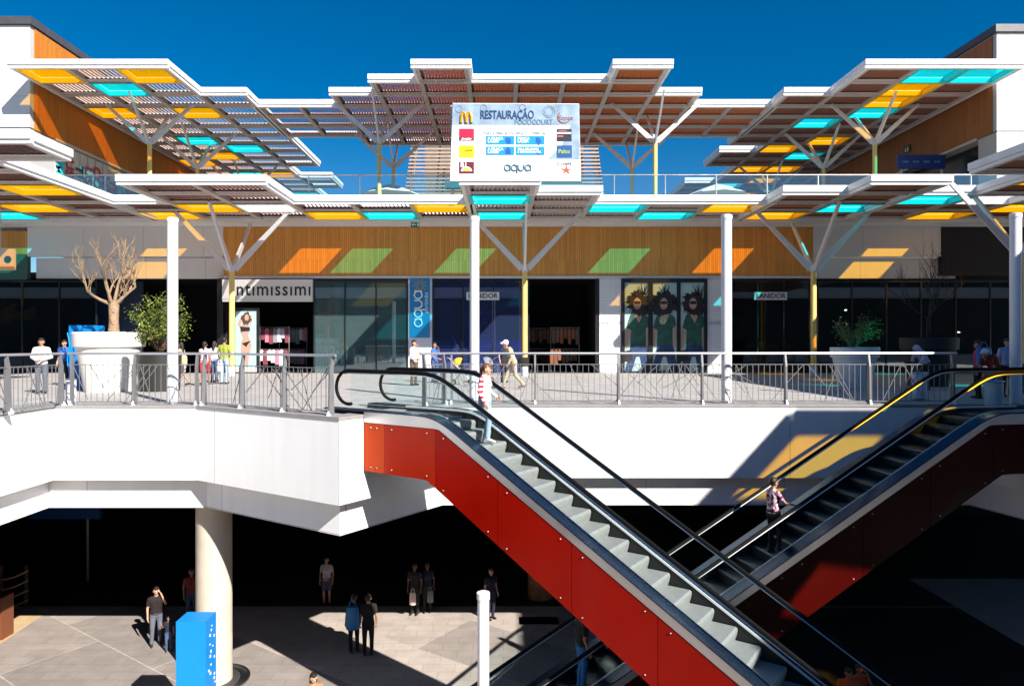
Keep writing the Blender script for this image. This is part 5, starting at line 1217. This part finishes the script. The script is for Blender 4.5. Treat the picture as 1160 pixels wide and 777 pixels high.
def person(label, px, d, zf, face, h=1.72, top=None, legs=None, skin=SKIN, hair=HAIRD, hairs='short', pose='stand', sleeve='short', bottom='trousers', shoes=None, fem=False, vox=.017, group=None, x=None, beard=False, cap=None, over=None, hood=None):
    x = X(px, d) if x is None else x
    J = dict(BASE); J.update(POSE[pose]); 
    if over: J.update(over)
    J = {k: Vector(v) for k, v in J.items()}
    k = h/1.74; fr = Matrix.Rotation(math.radians(face-90), 3, 'Z'); base = Vector((x, d, zf))
    W = lambda v: base+fr@(Vector(v)*k)
    t = thing('person', label, 'person', tuple(base), group)
    sw = .90 if fem else 1.0; hw = 1.08 if fem else 1.0
    for s_ in ('shR','shL'): J[s_].x *= sw
    top_m = top; leg_m = legs; shoes = shoes or SHOE
    segs = []   # (p, q, r0, r1, material-kind)
    def seg(a, b_, r0, r1, kind): segs.append((Vector(a), Vector(b_), r0, r1, kind))
    ch, wa, pe, ne, he = J['chest'], J['waist'], J['pelvis'], J['neck'], J['head']
    side = Vector((1,0,0))
    for s_ in (-1, 1):
        seg(ch+side*.075*s_*sw+Vector((0,0,.02)), wa+side*.055*s_, .108, .095*(.92 if fem else 1.0), 'top')
        seg(wa+side*.055*s_, pe+side*.06*s_*hw, .095*(.92 if fem else 1), .105*hw, 'top')
        seg(pe+side*.06*s_*hw, pe+side*.075*s_*hw-Vector((0,0,.06)), .105*hw, .10*hw, 'hip')
    if fem:
        for s_ in (-1, 1): seg(ch+Vector((.07*s_,.07,-.01)), ch+Vector((.07*s_,.08,-.03)), .058, .055, 'top')
    seg(ch+Vector((0,0,.06)), ne-Vector((0,0,.05)), .10, .062, 'top')
    for s_ in ('R','L'):
        sh = J['sh'+s_]; seg(ch+Vector((0,0,.08))+(sh-ch)*.3, sh, .075, .062 if not fem else .054, 'top')
        el, wr = J['el'+s_], J['wr'+s_]; f_ = .85 if fem else 1
        add = .010 if sleeve != 'none' else 0
        if sleeve == 'long': seg(sh, el, .060*f_, .048*f_, 'top'); seg(el, wr, .048*f_, .036*f_, 'top')
        else:
            mid = sh.lerp(el, .55); seg(sh, mid, .064*f_, .058*f_, 'top' if sleeve == 'short' else 'skin'); seg(mid, el, .043*f_, .038*f_, 'skin'); seg(el, wr, .037*f_, .025*f_, 'skin')
        hi, kn, an = J['hip'+s_], J['kn'+s_], J['an'+s_]; hi = Vector((hi.x*hw, hi.y, hi.z))
        if bottom == 'trousers': seg(hi, kn, .088*hw, .062, 'leg'); seg(kn, an+Vector((0,0,.0)), .060, .05, 'leg')
        else:
            m2 = hi.lerp(kn, .75); seg(hi, m2, .092*hw, .085, 'leg'); seg(m2, kn, .058, .052, 'skin'); seg(kn, kn.lerp(an, .4), .05, .052, 'skin'); seg(kn.lerp(an, .4), an, .05, .033, 'skin')
        tilt = Vector((0,.16,-.045 if an.z < .14 else -.10)); seg(an-Vector((0,.035,.045)), an+tilt, .042, .034, 'shoe')
    seg(ne-Vector((0,0,.04)), he-Vector((0,.02,.08)), .052, .048, 'skin')
    seg(he+Vector((0,-.015,.03)), he+Vector((0,-.01,.0)), .088, .082, 'skin')
    seg(he+Vector((0,.02,-.03)), he+Vector((0,.035,-.075)), .066, .042, 'skin')
    if bottom == 'skirt':
        seg(pe, pe-Vector((0,0,.30)), .13, .17, 'leg')
    mb = MB()
    segs = [(p, q, r0*(1.10 if kd in ('top','leg','hip') else 1), r1*(1.10 if kd in ('top','leg','hip') else 1), kd) for p, q, r0, r1, kd in segs]
    for p, q, r0, r1, kd in segs: cap_chain(mb, [W(p), W(q)], [r0*k, r1*k])
    # nose, ears
    for (p, q, r0, r1) in ((he+Vector((0,.083,.0)), he+Vector((0,.112,-.025)), .010, .015), (he+Vector((.085,-.005,.0)), he+Vector((.088,-.012,-.03)), .016, .012), (he+Vector((-.085,-.005,.0)), he+Vector((-.088,-.012,-.03)), .016, .012)):
        cap_chain(mb, [W(p), W(q)], [r0*k, r1*k], 8)
    me = remeshed(mb, vox, 2)
    mats = {'top': top_m, 'leg': leg_m, 'hip': leg_m, 'skin': skin, 'shoe': shoes, 'eye': EYE, 'lip': mat('lip', (.35,.10,.08), .5)}
    order = ['top','leg','hip','skin','shoe','eye','lip']
    # hands with separate bent fingers, appended to the same mesh
    hb = MB()
    for s_ in ('R','L'):
        wr, el = J['wr'+s_], J['el'+s_]; d_ = (wr-el).normalized(); sx_ = 1 if s_ == 'R' else -1
        pn = Vector((sx_*-1,0,0)); sd = d_.cross(pn)
        if sd.length < .2: pn = Vector((0,0,-1)); sd = d_.cross(pn)
        sd.normalize(); pn = sd.cross(d_).normalized()
        pc = wr+d_*.05
        cap_chain(hb, [W(wr-d_*.02), W(wr+d_*.03)], [.025*k, .028*k], 8)
        for j in range(4):
            o_ = sd*(-.027+.018*j); cap_chain(hb, [W(wr+o_*.6+d_*.02), W(wr+o_+d_*.085)], [.014*k, .0115*k], 8)
            l = (.038,.045,.041,.032)[j]; a0 = wr+o_+d_*.085; a1 = a0+(d_+pn*.35).normalized()*l; a2 = a1+(d_*.6+pn*.8).normalized()*l*.75
            cap_chain(hb, [W(a0), W(a1), W(a2)], [.0100*k, .0088*k, .0075*k], 7)
        tb = wr+d_*.03-sd*.028*1; t1 = tb+(d_*.7-sd*.7+pn*.3).normalized()*.04; t2 = t1+(d_*.9-sd*.1+pn*.5).normalized()*.03
        cap_chain(hb, [W(tb), W(t1), W(t2)], [.014*k, .011*k, .009*k], 7)
    # eyes, mouth
    fb = MB()
    for s_ in (-1, 1):
        fb.ell(W(he+Vector((.032*s_,.079,.012))), (.011*k,)*3, 8, 6)
    mbm = MB(); c = he+Vector((0,.082,-.058)); mbm.ell(W(c), (.022*k,.012*k,.007*k), 8, 6, None, fr)
    V = [v.co.copy() for v in me.vertices]; Fc = [tuple(p.vertices) for p in me.polygons]; K = []
    inv = fr.transposed(); S_ = [(W(p), W(q), r0*k, r1*k, kd) for p, q, r0, r1, kd in segs]
    for p in me.polygons:
        c = p.center; best = 9; bk = 'top'
        for (a, b_, r0, r1, kd) in S_:
            ab = b_-a; tt = max(0, min(1, (c-a).dot(ab)/max(ab.length_squared, 1e-9)))
            dist = (c-a-ab*tt).length-(r0+(r1-r0)*tt)
            if dist < best: best = dist; bk = kd
        K.append(order.index(bk))
    for m_, kd in ((hb, 'skin'), (fb, 'eye'), (mbm, 'lip')):
        o_ = len(V); V += [Vector(v) for v in m_.v]; Fc += [tuple(i+o_ for i in f) for f in m_.f]; K += [order.index(kd)]*len(m_.f)
    bpy.data.meshes.remove(me)
    nm = bpy.data.meshes.new('body'); nm.from_pydata([tuple(v-base) for v in V], [], Fc)
    for o_ in order: nm.materials.append(mats[o_])
    for p, kk in zip(nm.polygons, K): p.material_index = kk; p.use_smooth = True
    nm.update(); ob = bpy.data.objects.new('body', nm); COL.objects.link(ob); ob.parent = t
    # hair
    if hairs != 'none' and not hood:
        q = MB(); cap_chain(q, [W(he+Vector((0,-.030,.045))), W(he+Vector((0,-.025,.02)))], [.095*k, .090*k])
        cap_chain(q, [W(he+Vector((0,.03,.075))), W(he+Vector((0,-.02,.085)))], [.055*k, .062*k])
        if hairs == 'long': cap_chain(q, [W(he+Vector((0,-.05,.0))), W(ne+Vector((0,-.075,-.10)))], [.085*k, .06*k])
        if hairs == 'bob':
            cap_chain(q, [W(he+Vector((.06,-.03,.0))), W(he+Vector((.065,-.03,-.08)))], [.04*k, .035*k]); cap_chain(q, [W(he+Vector((-.06,-.03,.0))), W(he+Vector((-.065,-.03,-.08)))], [.04*k, .035*k]); cap_chain(q, [W(he+Vector((0,-.06,.0))), W(he+Vector((0,-.07,-.08)))], [.07*k, .05*k])
        if hairs == 'pony': cap_chain(q, [W(he+Vector((0,-.09,.03))), W(he+Vector((0,-.15,.01))), W(he+Vector((0,-.15,-.12))), W(he+Vector((0,-.13,-.20)))], [.04*k, .038*k, .03*k, .012*k])
        hm = remeshed(q, .014, 2); hm.transform(Matrix.Translation(-base)); hm.materials.clear(); hm.materials.append(hair); hm.name = 'hair'
        for p in hm.polygons: p.use_smooth = True
        ho = bpy.data.objects.new('hair', hm); COL.objects.link(ho); ho.parent = t
    if cap:
        q = MB(); cap_chain(q, [W(he+Vector((0,-.02,.07))), W(he+Vector((0,.0,.06)))], [.10*k, .098*k]); cap_chain(q, [W(he+Vector((0,.05,.05))), W(he+Vector((0,.14,.035)))], [.05*k, .035*k])
        hm = remeshed(q, .014, 2); hm.transform(Matrix.Translation(-base)); hm.materials.clear(); hm.materials.append(cap); hm.name = 'cap'
        ho = bpy.data.objects.new('cap', hm); COL.objects.link(ho); ho.parent = t
    if hood:
        q = MB(); cap_chain(q, [W(he+Vector((0,-.04,.03))), W(ne+Vector((0,-.04,.0))), W(ne+Vector((0,-.03,-.06)))], [.125*k, .12*k, .16*k])
        hm = remeshed(q, .014, 2); hm.transform(Matrix.Translation(-base)); hm.materials.clear(); hm.materials.append(hood); hm.name = 'hood'
        ho = bpy.data.objects.new('hood', hm); COL.objects.link(ho); ho.parent = t
    return W, J
WH = cloth('white_cloth', (.72,.70,.70)); BLK = cloth('black_garment', (.006,.006,.007)); JEAN = cloth('denim', (.05,.09,.18)); LJEAN = cloth('light_denim', (.30,.40,.52))
BEIGE = cloth('beige_cloth', (.42,.34,.22)); GREYT = cloth('grey_trousers', (.10,.11,.14)); OLIVE = cloth('olive_green_cloth', (.28,.32,.04)); PURP = cloth('purple_cloth', (.14,.03,.25))
PINKW = cloth('pinkish_white_cloth', (.65,.48,.50)); REDC = cloth('red_cloth', (.5,.03,.05)); BLUEC = cloth('blue_cloth', (.03,.12,.42)); NAVYC = cloth('navy_garment', (.008,.010,.03)); BROWNT = cloth('brown_trousers', (.12,.08,.06))
# striped sleeves for the escalator woman: white jumper with red bands by height
def striped():
    m = mat('white_red_striped_knit', (.75,.73,.72), .85); nt = m.node_tree; b_ = nt.nodes['Principled BSDF']
    tc = nt.nodes.new('ShaderNodeTexCoord'); sp_ = nt.nodes.new('ShaderNodeSeparateXYZ'); nt.links.new(tc.outputs['Object'], sp_.inputs[0])
    a = nt.nodes.new('ShaderNodeMath'); a.operation = 'MULTIPLY'; a.inputs[1].default_value = 2*PI/.105; nt.links.new(sp_.outputs['Z'], a.inputs[0])
    s_ = nt.nodes.new('ShaderNodeMath'); s_.operation = 'SINE'; nt.links.new(a.outputs[0], s_.inputs[0])
    g = nt.nodes.new('ShaderNodeMath'); g.operation = 'GREATER_THAN'; g.inputs[1].default_value = -.1; nt.links.new(s_.outputs[0], g.inputs[0])
    # only on the sleeve (local x)
    dt = nt.nodes.new('ShaderNodeVectorMath'); dt.operation = 'DOT_PRODUCT'; dt.inputs[1].default_value = (-.75,-.66,0); nt.links.new(tc.outputs['Object'], dt.inputs[0])
    l = nt.nodes.new('ShaderNodeMath'); l.operation = 'GREATER_THAN'; l.inputs[1].default_value = .12; nt.links.new(dt.outputs['Value'], l.inputs[0])
    mu_ = nt.nodes.new('ShaderNodeMath'); mu_.operation = 'MULTIPLY'; nt.links.new(g.outputs[0], mu_.inputs[0]); nt.links.new(l.outputs[0], mu_.inputs[1])
    mx = nt.nodes.new('ShaderNodeMix'); mx.data_type = 'RGBA'; mx.inputs[6].default_value = (.75,.73,.72,1); mx.inputs[7].default_value = (.55,.02,.05,1)
    nt.links.new(mu_.outputs[0], mx.inputs[0]); nt.links.new(mx.outputs[2], b_.inputs['Base Color']); return m
def floral():
    m = mat('pink_white_floral_cloth', (.5,.3,.35), .85); nt = m.node_tree; b_ = nt.nodes['Principled BSDF']
    tc = nt.nodes.new('ShaderNodeTexCoord'); n = nt.nodes.new('ShaderNodeTexNoise'); n.inputs['Scale'].default_value = 14; nt.links.new(tc.outputs['Object'], n.inputs['Vector'])
    r_ = nt.nodes.new('ShaderNodeValToRGB'); r_.color_ramp.elements[0].position = .42; r_.color_ramp.elements[0].color = (.06,.02,.06,1); r_.color_ramp.elements[1].position = .55; r_.color_ramp.elements[1].color = (.75,.6,.62,1)
    e_ = r_.color_ramp.elements.new(.48); e_.color = (.5,.1,.15,1)
    nt.links.new(n.outputs['Fac'], r_.inputs[0]); nt.links.new(r_.outputs[0], b_.inputs['Base Color']); return m
ZW = G1+.004
# on the upper walkway
person('person in a white shirt and dark jeans standing behind the left railing, hands together', 47, 21.5, ZW, -75, 1.74, WH, GREYT, SKIN_D, pose='handsfront', sleeve='long')
person('person in dark blue half hidden behind the blue kiosk', 73, 25.5, ZW, -90, 1.70, BLUEC, NAVYC, SKIN)
person('person in a white top and red shorts with a dark ponytail, by the leafy bush', 232, 25.3, ZW, 100, 1.64, PINKW, REDC, SKIN_D, hairs='pony', pose='walk', bottom='shorts', fem=True)
person('person in a white shirt and jeans between the red shorts and the olive shirt', 243, 28.0, ZW, 80, 1.66, WH, JEAN, SKIN_D, fem=True, hairs='long')
person('person in an olive green shirt and light jeans seen from behind at the yellow column', 254, 26.6, ZW, 80, 1.80, OLIVE, LJEAN, SKIN_D, pose='handsfront')
person('person partly hidden by the lamp post, bare legs and cream shoulder bag', 205, 25.2, ZW, 170, 1.62, BEIGE, WH, SKIN_D, bottom='shorts', fem=True, hairs='long', pose='walk2')
person('person in a white and purple top with brown trousers, left of the stroller', 469, 25.6, ZW, -40, 1.70, WH, BROWNT, SKIN, hairs='bob', pose='mouth', fem=True, sleeve='long')
person('person in a blue top with a hand at the mouth, behind the stroller', 492, 27.6, ZW, -30, 1.62, BLUEC, JEAN, SKIN_D, hairs='bob', pose='mouth', fem=True)
person('person in a navy jacket and white scarf partly hidden behind the old man', 571, 27.5, ZW, -60, 1.66, NAVYC, NAVYC, SKIN, fem=True, hairs='short')
Wm, Jm = person('old person in beige clothes and white cap striding to the left', 582, 23.6, ZW, 187, 1.74, BEIGE, BEIGE, SKIN_D, hair=mat('grey_hair', (.4,.38,.36), .7), pose='oldwalk', cap=WH, sleeve='long', shoes=mat('tan_shoe', (.12,.06,.03), .6))
person('person in a pale hooded top in the deep shade at the right', 1048, 23.0, ZW, 200, 1.72, cloth('lilac_white_hood', (.55,.52,.6)), BLK, SKIN, hood=MATS['lilac_white_hood'], pose='bend', over=dict(wrR=(.3,.2,1.0)), sleeve='long')
person('person in pale cap and dark red top, bending at the top of the second escalator', 1128, 17.9, ZW, 200, 1.62, cloth('dark_red_cloth', (.16,.012,.01)), cloth('pale_grey_trousers', (.22,.24,.26)), SKIN_D, cap=WH, pose='bend')
person('person with a magenta sleeve, standing behind the bright blue backpack', 1108, 19.6, ZW, 160, 1.66, cloth('magenta_cloth', (.4,.03,.12)), BLK, SKIN_D, pose='stand')
person('person in a pale lilac shirt beside the lamp post at the right edge', 1141, 20.2, ZW, -100, 1.72, cloth('lilac_shirt', (.42,.45,.62)), BLK, SKIN, hairs='short')
# on the escalators
a_ = 2.70
wp = e1pt(a_, .80, 0)
person('person in white jumper with a red striped sleeve riding down the red escalator', 0, wp[1], step_z(a_), -22, 1.66, striped(), LJEAN, SKIN, hair=HAIRB, hairs='pony', pose='down', sleeve='long', fem=True, vox=.012, x=wp[0], shoes=mat('white_shoe', (.6,.6,.6), .5))
a_ = (12.42-5.80)/.982
wp = e2pt(a_, .72, 0)
person('person in a floral top on the second escalator, hand on the rail', 0, wp[1], step_z(a_), 14, 1.56, floral(), BLK, SKIN_D, hair=HAIRD, hairs='short', pose='rail', fem=True, vox=.014, x=wp[0])
a_ = 10.9; wp = e2pt(a_, .8, 0)
person('person in blue jeans low on the second escalator, seen beneath the red side', 0, wp[1], step_z(a_), 14, 1.7, BLK, cloth('bright_denim', (.02,.15,.4)), SKIN_D, x=wp[0])
# ground floor
person('person in dark top and grey trousers talking on a phone in the plaza', 177, 20.6, G0+.004, -60, 1.74, cloth('dark_maroon_cloth', (.010,.004,.005)), GREYT, SKIN, pose='phone')
person('child in blue holding hands beside the phoning person', 191, 20.15, G0+.004, -70, 1.05, NAVYC, JEAN, SKIN_D, over=dict(elR=(.26,0,1.2), wrR=(.34,0,1.38)))
person('person in a red checked shirt behind the concrete column', 217, 22.3, G0+.012, -60, 1.74, cloth('red_checked_cloth', (.22,.03,.03)), JEAN, SKIN_D)
person('dark dressed person with a blue backpack standing in the sunlit plaza', 401, 20.1, G0+.004, 120, 1.72, BLK, BLK, SKIN_D)
person('tall person in black beside the blue backpack, arm bare', 417, 19.9, G0+.004, 100, 1.78, BLK, BLK, SKIN_D)
person('person in a pale pink top deep in the dark ground floor', 370, 23.7, G0+.012, -90, 1.68, cloth('dusty_pink_cloth', (.42,.38,.42)), cloth('mauve_skirt_cloth', (.05,.05,.10)), SKIN_D, fem=True, bottom='shorts')
person('dark dressed person carrying a pale carrier bag by the shadow edge', 470, 22.9, G0+.004, -100, 1.72, BLK, BLK, SKIN_B)
person('dark dressed person with a grey bag, next to the carrier bag', 484, 23.1, G0+.004, -80, 1.68, NAVYC, BLK, SKIN_B, fem=True, hairs='long')
person('person at the bottom edge of the picture, only dark hair and face showing', 355, 15.4, G0, -60, 1.66, cloth('orange_brown_cloth', (.4,.15,.06)), JEAN, SKIN, hairs='bob')
person('person with a pale collar behind the lower lamp post', 556, 22.5, G0+.004, -50, 1.70, NAVYC, NAVYC, SKIN)
OR = cloth('orange_red_cloth', (.75,.10,.02))
person('left one of two people in orange-red tops at the bottom right', 961, 15.6, G0+.004, -100, 1.68, OR, OR, SKIN_D)
person('right one of two people in orange-red tops at the bottom right', 973, 15.9, G0+.004, -80, 1.62, OR, OR, SKIN_D, pose='phone')

# things people carry
def bag(c, w_, h_, dd, m_, lab, name='bag', cat='bag'):
    t = thing(name, lab, cat, (c[0],c[1],c[2]-h_/2))
    q = MB(); q.lathe((c[0],c[1],c[2]-h_/2), [(w_*.40,0),(w_*.48,.05*h_),(w_*.5,h_*.5),(w_*.46,h_*.9),(w_*.36,h_)], 14, sy=dd/w_); mesh_obj('body', q, m_, t, True)
    q = MB(); q.tube([(c[0]-w_*.25,c[1],c[2]+h_*.42)]+[(c[0]-w_*.25*math.cos(k*PI/6), c[1], c[2]+h_*.45+h_*.35*math.sin(k*PI/6)) for k in range(1, 6)]+[(c[0]+w_*.25,c[1],c[2]+h_*.42)], .012, 6); mesh_obj('handle', q, m_, t)
    return t
bag((X(593,23.7), 23.75, Z(410,23.7)), .36, .32, .16, BLK, 'black shoulder bag hanging at the old person\'s hip')
bag((X(209.5,25), 24.9, Z(408,25)), .26, .34, .12, mat('cream_leather', (.5,.42,.25), .6), 'cream shoulder bag of the person behind the lamp post')
bag((X(399,19.7), 19.75, G0+1.15), .40, .66, .24, mat('blue_nylon', (.01,.15,.38), .5), 'blue backpack worn by the dark dressed person in the plaza', 'backpack', 'backpack')
bag((X(467,22.4), 22.5, G0+.68), .22, .42, .1, mat('white_plastic_bag', (.6,.45,.42), .5), 'pale carrier bag catching sunlight at the shadow edge', 'carrier_bag', 'bag')
bag((X(487,22.6), 22.7, G0+.68), .22, .40, .1, mat('grey_plastic_bag', (.12,.13,.15), .5), 'grey carrier bag in the shadow next to the pale one', 'carrier_bag', 'bag')
bag((X(1116,19.2), 19.25, Z(404,19.2)), .42, .52, .26, mat('royal_blue_nylon', (.02,.12,.42), .5), 'bright blue backpack in the shade near the second escalator', 'backpack', 'backpack')
bag((X(249,26), 26.0, Z(416,26)), .22, .34, .1, WH, 'white carrier bag held by the person in the olive shirt', 'carrier_bag', 'bag')
# stroller
def stroller(px, d, lab, canopy_m, seat_m, flip=1, zz=ZW):
    x = X(px, d); t = thing('stroller', lab, 'stroller', (x,d,zz))
    f = flip
    for (wx, wy, r_) in ((-.38,-.22,.13),(-.38,.22,.13),(.32,-.20,.10),(.32,.20,.10)):
        q = MB(); c = (x+f*wx, d+wy, zz+r_); q.tube([(c[0]+r_*.86*math.cos(k*PI/10), c[1], c[2]+r_*.86*math.sin(k*PI/10)) for k in range(21)], r_*.13, 6)
        wo = mesh_obj('wheel', q, BLACKRUB, t, True)
        q = MB()
        for k in range(5): q.tube([c, (c[0]+r_*.8*math.cos(k*2*PI/5), c[1], c[2]+r_*.8*math.sin(k*2*PI/5))], .008, 5)
        mesh_obj('spokes', q, STEEL, wo)
    q = MB()
    for wy in (-.22, .22):
        q.tube([(x-f*.38,d+wy,zz+.13),(x+f*.05,d+wy,zz+.55),(x+f*.45,d+wy,zz+1.0),(x+f*.55,d+wy,zz+1.03)], .014, 6); q.tube([(x+f*.32,d+wy,zz+.10),(x-f*.05,d+wy,zz+.55),(x-f*.30,d+wy,zz+.62)], .014, 6)
    q.tube([(x+f*.55,d-.22,zz+1.03),(x+f*.55,d+.22,zz+1.03)], .016, 6); mesh_obj('frame', q, RAILGREY, t)
    q = MB(); q.hexa([(x-f*.32,d-.19,zz+.45),(x+f*.08,d-.19,zz+.42),(x+f*.08,d+.19,zz+.42),(x-f*.32,d+.19,zz+.45),(x-f*.34,d-.19,zz+.52),(x+f*.08,d-.19,zz+.49),(x+f*.08,d+.19,zz+.49),(x-f*.34,d+.19,zz+.52)])
    q.hexa([(x+f*.082,d-.19,zz+.45),(x+f*.14,d-.19,zz+.43),(x+f*.14,d+.19,zz+.43),(x+f*.082,d+.19,zz+.45),(x+f*.26,d-.19,zz+.95),(x+f*.32,d-.19,zz+.93),(x+f*.32,d+.19,zz+.93),(x+f*.26,d+.19,zz+.95)]); mesh_obj('seat', q, seat_m, t)
    q = MB(); n = 10; vs = []
    for kk in range(n):
        a = PI*.02+kk*PI*.62/(n-1)
        for bb in range(9):
            b_ = (-80+20*bb)*PI/180
            vs.append((x+f*(.10+.30*math.cos(a)*math.cos(b_)), d+.23*math.sin(b_), zz+.70+.34*math.sin(a)*math.cos(b_)))
    fs = [(i*9+j, i*9+j+1, (i+1)*9+j+1, (i+1)*9+j) for i in range(n-1) for j in range(8)]
    q.add(vs, fs); mesh_obj('hood', q, canopy_m, t, True)
stroller(523, 26.2, 'baby stroller with a yellow-orange hood on the walkway', mat('amber_hood', (.85,.42,.02), .7), mat('grey_seat_cloth', (.15,.15,.17), .8), -1)
stroller(548, 27.6, 'second stroller with a grey hood behind the white lamp post', mat('grey_hood', (.2,.2,.22), .7), MATS['grey_seat_cloth'], 1)
